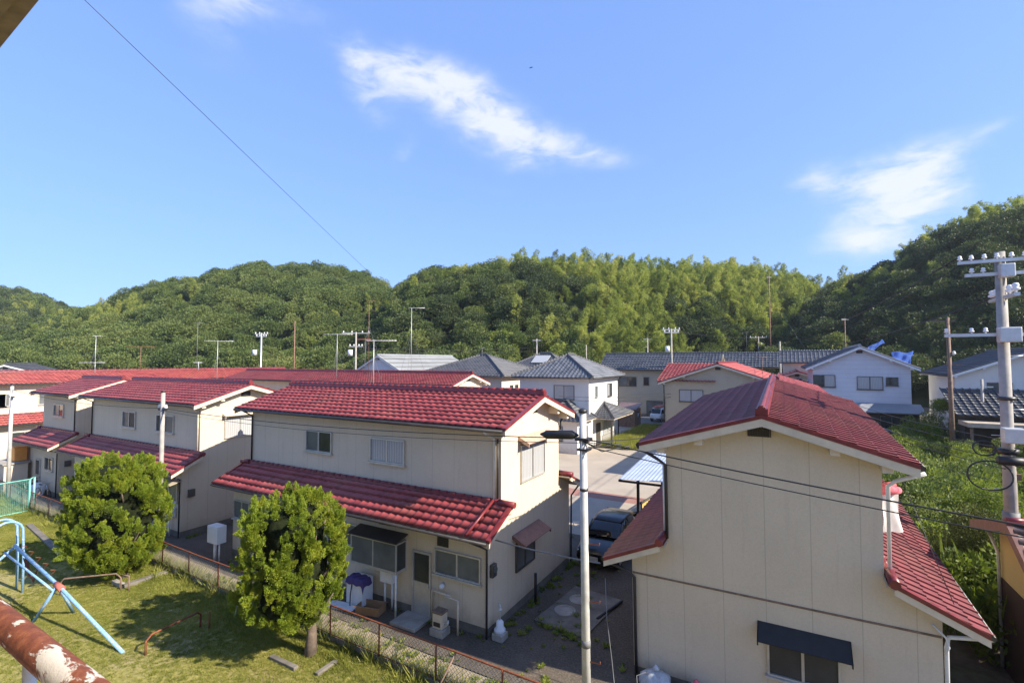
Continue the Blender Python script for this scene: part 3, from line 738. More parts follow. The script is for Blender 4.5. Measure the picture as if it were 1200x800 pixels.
    obj('meter_dial', tube([(g+.12, 12.79-cy, 1.95), (g+.16, 12.79-cy, 1.95)], .09, 12), 'glass_frost', em)
    return h
centre_house()

def left_house():
    cx, cy = -30.4, 15.6
    h = gable_house('row_house', 'second cream row house with red tiles, left of the middle one, behind the left conifer', 'house', (cx, cy, 0), 0, 11.4, -2.25, 2.2, lower=LOWER, nc=5, group=ROW)
    f, fu, g = -3.03, -2.25, 5.7; X = lambda x: x-cx
    window(h, 'front', fu, X(-32.35), X(-30.9), 4.55, 5.43, ['glass_frost', 'glass'])
    window(h, 'front', fu, X(-28.7), X(-27.0), 4.55, 5.43, ['glass', 'glass_frost'])
    window(h, 'front', f, X(-26.5), X(-24.95), 1.6, 2.5, ['glass', 'glass_frost'], frame='alu')
    window(h, 'front', f, X(-34.5), X(-33.0), 1.6, 2.4, 'glass_frost')
    window(h, 'right', g, 14.5-cy, 16.2-cy, 4.3, 5.35, ['glass_curtain', 'glass_curtain'], sill=False)
    awning(h, 'right', g, 14.4-cy, 16.3-cy, 5.55, .3, .12, 'trim')
    downpipe(h, [(5.5, -2.85, 6.05), (5.6, -2.31, 5.8), (5.6, -2.31, 3.8)], 'trim', .04)
    downpipe(h, [(5.5, -3.75, 3.0), (5.7, -3.10, 2.7), (5.7, -3.10, .02)])
    downpipe(h, [(-5.5, -2.85, 6.05), (-5.62, -2.31, 5.8), (-5.62, -2.31, 3.8)])
    F = face_map('front', f); m = MB(); fbox(m, F, X(-25.5), X(-25.05), .9, 1.35, .02, .22); mb_ = obj('meter_box', m, 'plastic_white', h, bevel=.015)
    obj('pipe', tube([(X(-25.4), f-.12, .9), (X(-25.4), f-.12, 0)], .035, 8), 'white_paint', h)
    d = MB(); fbox(d, F, X(-27.6), X(-26.85), .08, 2.05, 0, .06); dr = obj('door', d, 'alu', h)
    p = MB(); fbox(p, F, X(-27.5), X(-26.95), 1.1, 1.95, .06, .065); obj('door_glass', p, 'glass', dr)
    mt = MB(); mt.box(g, g+.12, -2.75, -2.45, 1.8, 2.15); obj('electric_meter', mt, 'alu_dark', h, bevel=.02)
    lean = MB(); lean.slab(F(X(-27.8), 2.62, 0), F(X(-24.6), 2.62, 0), F(X(-24.6), 2.5, .55), F(X(-27.8), 2.5, .55), .03); obj('porch_roof', lean, 'soffit', h)
    return h
left_house()

def small_left_house():
    cx, cy = -40.85, 15.6
    h = gable_house('row_house', 'narrow single-bay red-tiled cream row house with cluttered yard by the green net fence', 'house', (cx, cy, 0), 0, 5.0, -2.25, 2.2, lower=LOWER, nc=4, group=ROW)
    X = lambda x: x-cx
    window(h, 'front', -2.25, X(-41.6), X(-40.1), 4.65, 5.42, ['glass_frost', 'glass'])
    F = face_map('front', -3.03)
    d = MB(); fbox(d, F, X(-41.6), X(-40.9), .08, 2.05, 0, .06); dr = obj('door', d, 'alu', h)
    p = MB(); fbox(p, F, X(-41.5), X(-41.0), 1.1, 1.95, .06, .065); obj('door_glass', p, 'glass', dr)
    window(h, 'front', -3.03, X(-40.2), X(-39.0), 1.5, 2.3, 'glass')
    downpipe(h, [(2.4, -2.85, 6.05), (2.45, -2.31, 5.8), (2.45, -2.31, 3.8)], 'dark_metal')
    downpipe(h, [(2.4, -3.75, 3.0), (2.5, -3.10, 2.7), (2.5, -3.10, .02)])
    mt = MB(); mt.box(2.5, 2.62, -2.75, -2.45, 1.8, 2.15); obj('electric_meter', mt, 'alu_dark', h, bevel=.02)
    return h
small_left_house()

def right_house():
    cx, cy = -.52, 28.3
    # rotated a quarter turn: local x = world Y, local -y = world +X; its left gable faces the camera
    low = [('front', -3.12, 3.75, -3.72, 3.10), ('back', 3.12, 3.75, 3.74, 3.10)]
    cy = 18.33; cx = -.48
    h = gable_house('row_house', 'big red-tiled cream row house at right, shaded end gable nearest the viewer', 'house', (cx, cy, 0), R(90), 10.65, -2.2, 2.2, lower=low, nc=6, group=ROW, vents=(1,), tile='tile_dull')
    tilt = Matrix.Rotation(R(2.3), 4, 'X')      # the ground climbs gently towards the back
    h.rotation_euler = (tilt @ Matrix.Rotation(R(90), 4, 'Z')).to_euler(); h.location = Vector((cx, 13, 0))+tilt @ Vector((0, 5.33, 0))
    g = -5.325; Y = lambda x: cx-x    # world X -> local y on the gable
    window(h, 'left', g, Y(-.49), Y(.92), 1.02, 1.86, ['glass', 'glass'])
    awning(h, 'left', g, Y(1.12), Y(-.68), 2.19, .42, .26, 'black')
    F = face_map('left', g)
    t = MB(); fbox(t, F, -3.1, 3.1, 2.68, 2.72, 0, .02); obj('wall_trim', t, 'wood_brown', h)
    v = MB(); fbox(v, F, Y(-.34), Y(-.80), 6.46, 6.66, 0, .03)
    for i in range(9): fbox(v, F, Y(-.32)+i*.055-.01, Y(-.32)+i*.055+.012, 6.46, 6.71, .03, .05)
    obj('vent', v, 'dark_metal', h)
    downpipe(h, [(g-.3, 2.85, 6.05), (g-.12, 2.4, 5.75), (g-.06, 2.2, 5.6), (g-.06, 2.2, 3.75)], 'dark_metal', .04)
    downpipe(h, [(g+.06, 2.27, 5.6), (g+.06, 2.27, 3.75)], 'white_paint', .035)
    downpipe(h, [(g-.35, 3.78, 3.0), (g-.1, 3.2, 2.75), (g-.06, 3.05, 2.6), (g-.06, 3.05, 0)], 'dark_metal', .04)
    downpipe(h, [(g-.3, -2.85, 6.0), (g-.12, -2.4, 5.75), (g+.02, -2.3, 5.6), (g+.02, -2.3, 3.8)], 'white_paint', .04)
    downpipe(h, [(g-.35, -3.78, 3.02), (g-.05, -3.2, 2.75), (g+.02, -3.18, 2.5), (g+.02, -3.18, 0)], 'white_paint', .04)
    cb = MB(); cb.tube([(g-.06, -2.95, 2.95), (g-.1, -3.15, 2.75), (g-.07, -3.2, 2.55), (g-.04, -3.14, 2.4)], .02, 6); obj('service_cable', cb, 'plastic_white', h)
    for yy in np.arange(14.2, 22, 3.3):
        window(h, 'back', 2.2, yy-cy, yy-cy+1.5, 4.5, 5.4, 'glass_curtain')
        window(h, 'front', -2.2, yy-cy, yy-cy+1.5, 4.5, 5.4, 'glass_curtain')
    for yy in np.arange(14.5, 22, 5.1):
        window(h, 'front', -3.12, yy-cy, yy-cy+1.6, 1.2, 2.3, 'glass_frost')
        window(h, 'back', 3.12, yy-cy, yy-cy+1.6, 1.2, 2.3, 'glass_frost')
    low2 = [('front', -3.12, 3.75, -3.72, 3.10), ('back', 3.12, 3.75, 3.74, 3.10)]
    h2 = gable_house('row_house', 'red-roofed row house lined up behind the big right one, mostly hidden', 'house', (cx, 41.6, 0), R(90), 10.8, -2.2, 2.2, lower=low2, nc=5, group=ROW)
    for yy in (-4.5, -1, 2.5): window(h2, 'back', 2.2, yy, yy+1.5, 4.5, 5.4, 'glass_curtain'); window(h2, 'front', -2.2, yy, yy+1.5, 4.5, 5.4, 'glass_curtain')
    for yy in (-4, 2): window(h2, 'back', 3.12, yy, yy+1.6, 1.2, 2.3, 'glass_frost'); window(h2, 'front', -3.12, yy, yy+1.6, 1.2, 2.3, 'glass_frost')
    return h
right_house()

# rows behind
def back_rows():
    h = gable_house('row_house', 'long red-tiled row house behind the middle one, only its roof and small end gable showing', 'house', (-38.2, 34.0, 0), 0, 30, -2.25, 2.2, lower=LOWER, nc=4, th=.34, group=ROW, zr=7.15)
    for x in np.arange(-13, 13, 3.6): window(h, 'front', -2.25, x, x+1.5, 4.6, 5.4, 'glass')
    window(h, 'right', 15, -.9, .9, 4.3, 5.3, 'glass_curtain')
    h = gable_house('row_house', 'sunlit red-roofed row house at the far left edge, running away behind the others', 'house', (-58, 23.0, 0), R(90), 37, -2.3, 2.3, lower=LOWER, nc=4, th=.36, group=ROW, zr=7.2, wall='cream_light')
    for yy in np.arange(6, 40, 3.6): window(h, 'front', -2.3, yy-23, yy-23+1.6, 4.5, 5.5, 'glass_frost')
    window(h, 'front', -2.3, 13.4-23, 15.0-23, 4.5, 5.5, 'glass_frost')
    for yy in np.arange(5, 40, 5): window(h, 'front', -3.03, yy-23, yy-23+1.6, 1.2, 2.4, 'glass')
    h = gable_house('row_house', 'beige house with bright red ribbed tiles and wide shaded gable, beyond the big right one', 'house', (-5.8, 62, 0), R(90), 20, -5.1, 5.1, ov=.6, og=.5, zr=7.95, k=.34, nc=5, tw=.36, th=.5, wall='beige_wall', group=ROW, vents=(-1,), tile='tile')
    wg = MB(); tile_slope(wg, (-10.35, 5.9, 6.15), (-10.35, .2, 6.15), (-4.2, 5.9, 7.95), .36, .5, nc=5); tile_slope(wg, (2.0, .2, 6.15), (2.0, 5.9, 6.15), (-4.2, .2, 7.95), .36, .5, nc=5); obj('wing_roof', wg, 'tile', h)
    window(h, 'left', -10, 3.9-.2, 1.4, 4.1, 5.3, ['glass_curtain', 'glass_curtain'], frame='alu_dark')
    downpipe(h, [(-10.2, 5.6, 6.1), (-10.1, 5.2, 5.7), (-10.06, 5.15, 0)], 'dark_metal', .05)
    h = gable_house('row_house', 'low red roof half hidden behind the ridge of the right row house', 'house', (1.3, 78, 0), R(90), 14, -2.3, 2.3, zr=6.9, nc=4, th=.4, lower=LOWER, group=ROW)
back_rows()

def hip_house(name, label, loc, rot, x0, x1, y0, y1, ze, zr, ov=.6, wall='white_wall', tile='grey_tile', ridge='dark_tile', ridge_axis='x', nc=6, tw=.42, th=.42, found=.25, cat='house', group=None, zb=0):
    root = empty(name, label, cat, loc, rot, group)
    obj('wall', box(x0, x1, y0, y1, found, ze-.02), wall, root)
    obj('foundation', box(x0+.015, x1-.015, y0+.015, y1-.015, -.5-zb, found), 'concrete_dark', root)
    a0, a1, b0, b1 = x0-ov, x1+ov, y0-ov, y1+ov
    ex = min((a1-a0), (b1-b0))/2; mx, my = (a0+a1)/2, (b0+b1)/2
    if (a1-a0) >= (b1-b0): r0, r1 = Vector((a0+ex, my, zr)), Vector((a1-ex, my, zr))
    else: r0, r1 = Vector((mx, b0+ex, zr)), Vector((mx, b1-ex, zr))
    c = [Vector((a0, b0, ze)), Vector((a1, b0, ze)), Vector((a1, b1, ze)), Vector((a0, b1, ze))]
    if (a1-a0) >= (b1-b0): faces = [(c[0], c[1], r1, r0), (c[1], c[2], r1, r1), (c[2], c[3], r0, r1), (c[3], c[0], r0, r0)]
    else: faces = [(c[0], c[1], r0, r0), (c[1], c[2], r1, r0), (c[2], c[3], r1, r1), (c[3], c[0], r0, r1)]
    mb = MB(); mb.uv = []
    for (p, q, t1, t0) in faces:
        al = (q-p).normalized(); L_ = (q-p).length; mid = (t0+t1)/2
        foot = p+al*((mid-p).dot(al)); up = (mid-foot); Sn = up.length; up.normalize(); nr = al.cross(up)
        l0, l1 = (t0-p).dot(al), (t1-p).dot(al); n = max(2, round(Sn/th)); nt_ = max(1, round(L_/tw)); dw = L_/nt_
        us = [i*dw/nc for i in range(nt_*nc+1)]
        for k in range(n):
            for (s, h) in (((k*Sn/n)-.02, -.02), ((k*Sn/n)-.02, .014), ((k+1)*Sn/n, .004)):
                f = max(s, 0)/Sn; lo_, hi_ = l0*f, L_+(l1-L_)*f
                for i, u in enumerate(us):
                    uu = min(max(u, lo_), hi_); ph = (u/dw) % 1
                    pr = .085*max(0, math.cos(2*math.pi*(ph-.18))) if lo_ < u < hi_ else 0
                    mb.v.append(tuple(p+al*uu+up*s+nr*(h+pr))); mb.uv.append((uu/dw, k+.02 if h != .004 else k+.98))
            w = len(us); base = len(mb.v)-3*w
            for rr in range(2):
                for i in range(w-1):
                    a = base+rr*w+i
                    if (Vector(mb.v[a])-Vector(mb.v[a+1])).length < 1e-5 and (Vector(mb.v[a+w])-Vector(mb.v[a+w+1])).length < 1e-5: continue
                    mb.f.append((a, a+1, a+w+1, a+w)); mb.smooth.append(True)
    roof = obj('roof', mb, tile, root)
    rc = MB()
    for cc, t in ((c[0], r0), (c[3], r0), (c[1], r1), (c[2], r1)) if (a1-a0) >= (b1-b0) else ((c[0], r0), (c[1], r0), (c[2], r1), (c[3], r1)):
        ridge_strip(rc, cc+Vector((0, 0, .02)), t+Vector((0, 0, .02)), w=.22, h=.12, r=.08)
    if (r1-r0).length > .1: ridge_strip(rc, r0+Vector((0, 0, .03)), r1+Vector((0, 0, .03)), w=.24, h=.2, r=.09)
    obj('ridge_cap', rc, ridge, roof)
    obj('soffit', box(a0+.05, a1-.05, b0+.05, b1-.05, ze-.12, ze-.03), 'trim', roof)
    gt = MB(); gt.tube([(a0, b0-.05, ze-.05), (a1, b0-.05, ze-.07)], .05, 6); gt.tube([(a1+.05, b0, ze-.05), (a1+.05, b1, ze-.07)], .05, 6); obj('gutter', gt, 'dark_metal', root)
    return root

def town():
    h = hip_house('house', 'white two-storey house with grey hip roof and tiled porches at the road corner', (-19.65, 47.8, 0), 0, -3.65, 3.65, -4.5, 4.5, 6.65, 8.75)
    window(h, 'front', -4.5, .1, 2.2, 4.55, 5.9, ['glass_curtain', 'glass_curtain'], frame='alu_dark')
    window(h, 'right', 3.65, .9, 2.3, 4.6, 5.9, ['glass_curtain', 'glass'], frame='alu_dark')
    window(h, 'right', 3.65, -2.9, -2.2, 4.7, 5.8, 'glass_frost', panes=1)
    downpipe(h, [(4.1, 4.3, 6.5), (3.75, 4.4, 6.2), (3.72, 4.4, 0)], 'dark_metal', .05)
    obj('porch_wall', box(-4.2, 3.6, -7.3, -4.5, 0, 2.95), 'white_wall', h)
    window(h, 'right', 3.6, -6.9, -6.0, 1.1, 2.3, 'glass', frame='alu_dark', panes=1); window(h, 'right', 3.6, -5.6, -4.9, 1.2, 2.3, 'glass', frame='alu_dark', panes=1)
    window(h, 'front', -7.3, .3, 2.2, 1.1, 2.4, 'glass_curtain', frame='alu_dark')
    def pr(name, x0, x1, y0, y1, ze, zr, mx, my):
        mb = MB(); mb.uv = []
        c = [(x0, y0, ze), (x1, y0, ze), (x1, y1, ze), (x0, y1, ze)]
        for i in range(4):
            p, q = Vector(c[i]), Vector(c[(i+1) % 4]); t = Vector((mx, my, zr)); m_ = MB(); al = (q-p).normalized(); foot = p+al*((t-p).dot(al)); up = t-foot; Sn = up.length; up.normalize(); nr = al.cross(up); n = max(2, round(Sn/.4)); w = max(4, round((q-p).length/.1))
            for k in range(n):
                base = len(mb.v)
                for s, hh in ((k*Sn/n-.02, -.02), (k*Sn/n-.02, .04), ((k+1)*Sn/n, .004)):
                    f = max(0, s)/Sn; lo_ = (foot-p).length*f; hi_ = (q-p).length-((q-p).length-(foot-p).length)*f
                    for j in range(w+1):
                        uu = lo_+(hi_-lo_)*j/w
                        mb.v.append(tuple(p+al*uu+up*s+nr*(hh+.03*math.cos(j*math.pi/2)))); mb.uv.append((uu/.4, k+.5))
                for rr in range(2):
                    for j in range(w): a = base+rr*(w+1)+j; mb.f.append((a, a+1, a+w+2, a+w+1)); mb.smooth.append(True)
        o = obj(name, mb, 'dark_tile', h); ridge = MB()
        for p in c: ridge_strip(ridge, p, (mx, my, zr), w=.18, h=.1, r=.07)
        obj('ridge_cap', ridge, 'dark_tile', o); obj('soffit', box(x0+.04, x1-.04, y0+.04, y1-.04, ze-.12, ze-.03), 'trim', o)
    pr('porch_roof', -4.8, 4.2, -7.9, -3.9, 2.95, 4.5, 1.4, -4.7)
    pr('porch_roof', 3.66, 5.7, -3.4, 3.2, 2.85, 4.0, 3.75, -.4)
    obj('porch_post', box(5.25, 5.4, -3.1, -2.95, 0, 2.8), 'alu_dark', h)
    d = MB(); d.box(3.65, 3.74, -2.6, -1.5, .1, 2.2); dr = obj('door', d, 'dark_board', h); obj('handle', box(3.74, 3.79, -1.75, -1.68, .9, 1.2), 'galv', dr)
    window(h, 'right', 3.65, -.6, 2.4, .9, 2.3, 'glass_curtain', panes=2)
    obj('wainscot', box(3.65, 3.70, -.9, 3.6, .1, .85), 'block', h)

    h = hip_house('house', 'dark-tiled hip-roofed house with pale side wall, left of the white corner house', (-32.5, 51, 0), 0, -5.5, 5.5, -5, 5, 6.55, 8.85, wall='cream_light', tile='dark_tile')
    for y in (-3.2, -2.0, -.8): window(h, 'right', 5.5, y, y+.7, 4.6, 5.5, 'glass', panes=1, frame='alu_dark')
    window(h, 'right', 5.5, 1.6, 3.2, 4.5, 5.6, 'glass_curtain')
    h = hip_house('house', 'dark-roofed house with a solar panel on its roof, behind the other tiled roofs', (-33.5, 71, 0), 0, -5, 5, -4, 4, 6.8, 9.3, wall='white_wall', tile='dark_tile')
    sp = MB(); sp.slab((-1.2, -2.9, 8.0), (1.4, -2.9, 8.0), (1.4, -1.1, 9.1), (-1.2, -1.1, 9.1), .1); so = obj('solar_panel', sp, 'alu', h); so.data.materials[0] = M['glass_curtain']
    h = gable_house('house', 'pale house with light grey metal gable roof at the foot of the wooded hill', 'house', (-50, 59.5, 0), R(90), 17, -4, 4, ov=.5, og=.4, zr=9.0, k=.5, nc=3, tw=.6, th=1.2, wall='white_board', tile='grey_tile', ridge='metal_roof', trim='white_paint', vents=(-1,))
    for c in h.children:
        if c.name.startswith('roof'): c.data.materials[0] = M['metal_roof']
    h = gable_house('house', 'long beige house with grey tiled roof facing the parking apron behind the white truck', 'house', (-16.8, 77.5, 0), 0, 17, -3.3, 3.3, ov=.7, og=.4, zr=9.35, k=.62, nc=4, tw=.45, th=.5, wall='beige_wall', tile='grey_tile', ridge='dark_tile')
    X = lambda x: x+16.8
    window(h, 'front', -3.3, X(-22.5), X(-19.8), 4.4, 5.8, ['glass_frost', 'glass'], frame='alu_dark'); window(h, 'front', -3.3, X(-18.7), X(-17.9), 4.6, 5.8, 'glass', panes=1, frame='alu_dark')
    window(h, 'front', -3.3, X(-15.6), X(-12.6), .9, 2.9, ['glass', 'glass'], frame='alu_dark'); window(h, 'front', -3.3, X(-18.3), X(-15.9), .4, 2.3, ['glass_frost', 'glass_frost'], frame='alu_dark')
    window(h, 'front', -3.3, X(-15.2), X(-13), 4.4, 5.7, 'glass', frame='alu_dark')
    h = gable_house('house', 'house with ribbed grey roof and small yellow gable, beyond the red roofs', 'house', (-4.8, 97, 0), 0, 13, -3.4, 3.4, ov=.7, og=.3, zr=9.6, k=.6, nc=4, tw=.55, th=.6, wall='yellow_wall', tile='grey_tile', ridge='grey_tile')
    h = gable_house('house', 'white-blue two-storey house with a wide low gable and dark lean-to, before the shaded hill', 'house', (6.0, 61.5, 2.0), R(90), 13, -3.7, 3.7, ov=.6, og=.5, zr=7.55, k=.47, nc=3, tw=.5, th=.5, wall='white_board', tile='dark_tile', ridge='metal_roof', trim='white_paint', vents=(-1,), zbase=2, found=.2)
    Yl = lambda x: 6.0-x
    window(h, 'left', -6.5, Yl(2.3), Yl(4.1), 3.75, 4.9, ['glass_curtain', 'glass'], frame='alu_dark')
    window(h, 'left', -6.5, Yl(5.75), Yl(7.7), 3.6, 4.8, ['glass_curtain', 'glass_curtain'], frame='alu_dark'); window(h, 'left', -6.5, Yl(7.9), Yl(8.8), 4.0, 4.75, 'glass', panes=1, frame='alu_dark')
    lr = MB(); lr.slab((-8.6, 4.2, 1.75), (-8.6, -4.3, 1.75), (-6.5, -4.3, 2.4), (-6.5, 4.2, 2.4), .08)
    lr.v = [tuple(v) for v in lr.v]; obj('lean_to_roof', lr, 'metal_roof', h)
    obj('lean_to_wall', box(-8.2, -6.5, -3.9, 3.9, -.8, 1.75), 'dark_board', h)
    for y in (-2.8, -.4, 2.0): window(h, 'left', -8.2, y, y+1.6, .3, 1.4, 'glass', frame='alu_dark')
    h = gable_house('house', 'white house with grey tiled gable roof at the right edge behind the big utility pole', 'house', (15.6, 53.5, 2.0), R(90), 8, -4.2, 4.2, ov=.5, og=.5, zr=7.0, k=.40, nc=3, tw=.5, th=.5, wall='white_wall', tile='dark_tile', ridge='dark_tile', trim='white_paint', zbase=2, found=.2, vents=(-1,))
    window(h, 'left', -4, 1.0, 2.4, 3.2, 4.6, 'glass', frame='alu_dark')
    obj('lower_wall', box(-7.6, -4, -5.0, 4.6, -1, 2.4), 'dark_board', h); obj('canopy', box(-9.6, -7.4, -5.6, 4.9, 1.75, 2.05), 'soffit', h)
    for y in (-5.3, -2, 1.4, 4.6): obj('canopy_post', box(-9.4, -9.25, y, y+.14, -1, 1.75), 'wood_brown', h)
    t = MB(); tile_slope(t, (-8.2, 5.2, 2.4), (-8.2, -5.4, 2.4), (-4.0, 5.2, 4.1), .45, .45, nc=5, amp=.06, lip=.05); obj('lower_roof', t, 'dark_tile', h)
    h = gable_house('house', 'small white gabled house with dark tiled roof at the far left beyond the red roofs', 'house', (-98, 27.5, 0), R(152), 14, -3.9, 3.9, zr=7.75, k=.34, ov=.6, og=.6, nc=3, tw=.6, th=.6, wall='white_wall', tile='dark_tile', ridge='dark_tile', trim='white_paint', vents=(-1,))
    h = gable_house('house', 'little house with rust-orange roof far left, under the trees', 'house', (-112, 78, 0), R(20), 12, -3, 3, zr=7.6, k=.4, nc=3, tw=.8, th=.8, wall='cream_light', tile='brown_tile', ridge='rust_roof', vents=())
    for c in h.children:
        if c.name.startswith('roof'): c.data.materials[0] = M['rust_roof']
    h = gable_house('house', 'small grey-roofed house peeping out left of the white-blue one', 'house', (4.2, 83, 2.0), R(0), 9, -3, 3, zr=7.6, k=.45, nc=3, tw=.5, th=.5, wall='cream_light', tile='grey_tile', ridge='grey_tile', vents=(), zbase=2)
    h = gable_house('house', 'low dark-roofed shed between the yellow gable and the white-blue house', 'shed', (1.5, 70, 1.0), R(90), 10, -2.6, 2.6, zr=5.0, k=.35, nc=3, tw=.5, th=.5, wall='dark_board', tile='dark_tile', ridge='dark_tile', vents=(), zbase=2)
town()

def corner_shed():
    # right edge: gable faces the long row house; ridge runs to the right
    zr = 4.35; x0 = 4.9; x1 = 12; yr = 16.0
    h = empty('house', 'low ochre house with shade-coloured lower wall and weathered brown roof cut by the right edge', 'house', (x0, yr, 0))
    k1, k2 = .58, .26; yn, yf = -5.6, 2.6
    zt = lambda y: zr-(k1*-y if y < 0 else k2*y)
    w = MB().prism([(yn+.4, 2.35), (yn+.4, max(2.4, zt(yn+.4)-.1)), (0, zr-.1), (yf-.3, zt(yf-.3)-.1), (yf-.3, 2.35)], lambda p, q: (q, p[0], p[1]), .12, 7.0) if zt(yn+.4) > 2.5 else MB().prism([(-3.2, 2.35), (0, zr-.1), (yf-.3, zt(yf-.3)-.1), (yf-.3, 2.35)], lambda p, q: (q, p[0], p[1]), .12, 7.0)
    obj('wall', w, 'yellow_wall', h); obj('lower_wall', box(.1, 7.0, -3.3, yf-.31, -.2, 2.35), 'shade_wall', h)  # dark brown lower part paints the shade on this wall into its colour
    yn = -3.6
    r = MB(); tile_slope(r, (-.35, yn, zt(yn)), (7.2, yn, zt(yn)), (-.35, 0, zr), .3, .32, nc=5); tile_slope(r, (7.2, yf, zt(yf)), (-.35, yf, zt(yf)), (7.2, 0, zr), .3, .32, nc=5)
    rf = obj('roof', r, 'brown_tile', h)
    b = MB()
    for y in (yn, yf):
        q = [(-.42, y, zt(y)-.2), (-.30, y, zt(y)-.2), (-.30, 0, zr-.2), (-.42, 0, zr-.2)]; b.hexa(q+[(p[0], p[1], p[2]+.26) for p in q])
    obj('bargeboard', b, 'awning_brown', h)
    obj('ridge_cap', ridge_strip(MB(), (-.4, 0, zr+.02), (7.2, 0, zr+.02), h=.06), 'ridge', rf)
    s = MB(); s.slab((-.3, yn, zt(yn)-.04), (7, yn, zt(yn)-.04), (7, 0, zr-.04), (-.3, 0, zr-.04), .05); s.slab((7, yf, zt(yf)-.04), (-.3, yf, zt(yf)-.04), (-.3, 0, zr-.04), (7, 0, zr-.04), .05); obj('soffit', s, 'soffit', rf)
    downpipe(h, [(-.1, yf-.2, zt(yf)-.1), (.05, yf-.4, 3.0), (.05, yf-.4, 0)], 'galv', .04)
corner_shed()

# ------------------------------------------------------------------ foliage
def unit(v): return v/np.maximum(np.linalg.norm(v, axis=-1, keepdims=True), 1e-9)
def leaf_quads(P, Dr, length, width, rng, curl=.0):
    """P positions, Dr long direction; returns one leaf-shaped quad (kite) per point"""
    n = len(P); Dr = unit(Dr); side = unit(np.cross(Dr, unit(rng.normal(size=(n, 3)))))
    l = length*rng.uniform(.7, 1.3, (n, 1)); w = width*rng.uniform(.7, 1.3, (n, 1))
    nrm = np.cross(Dr, side)
    a = P; b = P+Dr*l*.45+side*w*.5+nrm*l*curl; c = P+Dr*l; d = P+Dr*l*.45-side*w*.5+nrm*l*curl
    v = np.stack([a, b, c, d], 1).reshape(-1, 3); f = np.arange(4*n).reshape(-1, 4)
    return v, f
def crown_mesh(name, mat, centres, radii, per, size, rng, up=.35, width=.5, out=1.0, droop=0.0, squash=1.0):
    Vs, Fs, k = [], [], 0
    for c, r in zip(centres, radii):
        n = int(per*(r/np.mean(radii))**2); d = unit(rng.normal(size=(n, 3))); rad = r*rng.uniform(.55, 1.05, (n, 1))**.6
        P = np.asarray(c)+d*rad*np.array([1, 1, squash]); Dr = d*out+rng.normal(size=(n, 3))*.55+np.array([0, 0, up-droop])
        v, f = leaf_quads(P, Dr, size, size*width, rng); Vs.append(v); Fs.append(f+k); k += len(v)
    return np_mesh(name, np.concatenate(Vs), np.concatenate(Fs), mat)

def scatter(name, pts, scales, sources, label=None, cat=None, rots=None, tilt=0.0):
    """ONE object of many small plants: a point mesh that carries instances of a few source meshes"""
    pts = np.asarray(pts, np.float32); n = len(pts)
    me = bpy.data.meshes.new(name); me.vertices.add(n); me.vertices.foreach_set('co', pts.ravel())
    for an, arr in (('p_scale', np.asarray(scales, np.float32)), ('p_rot', (RNG.uniform(0, 6.283, n) if rots is None else rots).astype(np.float32))):
        at = me.attributes.new(an, 'FLOAT', 'POINT'); at.data.foreach_set('value', arr)
    at = me.attributes.new('p_kind', 'INT', 'POINT'); at.data.foreach_set('value', RNG.integers(0, len(sources), n).astype(np.int32))
    o = bpy.data.objects.new(name, me); COL.objects.link(o)
    src = bpy.data.collections.new(name+'_sources')
    for i, m in enumerate(sources):
        so = bpy.data.objects.new('%s_source_%02d' % (name, i), m); src.objects.link(so)
    ng = bpy.data.node_groups.new(name+'_nodes', 'GeometryNodeTree')
    ng.interface.new_socket('Geometry', in_out='INPUT', socket_type='NodeSocketGeometry'); ng.interface.new_socket('Geometry', in_out='OUTPUT', socket_type='NodeSocketGeometry')
    N = ng.nodes.new; L = ng.links.new
    gi, go = N('NodeGroupInput'), N('NodeGroupOutput'); ip = N('GeometryNodeInstanceOnPoints')
    ci = N('GeometryNodeCollectionInfo'); ci.inputs['Collection'].default_value = src; ci.inputs['Separate Children'].default_value = True; ci.inputs['Reset Children'].default_value = True
    def attr(nm, ty):
        a = N('GeometryNodeInputNamedAttribute'); a.data_type = ty; a.inputs['Name'].default_value = nm; return a.outputs[0]
    L(gi.outputs[0], ip.inputs['Points']); L(ci.outputs[0], ip.inputs['Instance']); ip.inputs['Pick Instance'].default_value = True
    L(attr('p_kind', 'INT'), ip.inputs['Instance Index']); L(attr('p_scale', 'FLOAT'), ip.inputs['Scale'])
    cb = N('ShaderNodeCombineXYZ'); L(attr('p_rot', 'FLOAT'), cb.inputs[2])
    if tilt:
        rv = N('FunctionNodeRandomValue'); rv.inputs[2].default_value = -tilt; rv.inputs[3].default_value = tilt; L(rv.outputs[1], cb.inputs[0])
    L(cb.outputs[0], ip.inputs['Rotation']); L(ip.outputs[0], go.inputs[0])
    md = o.modifiers.new('scatter', 'NODES'); md.node_group = ng
    o['kind'] = 'stuff'
    if label: o['label'] = label
    if cat: o['category'] = cat
    return o

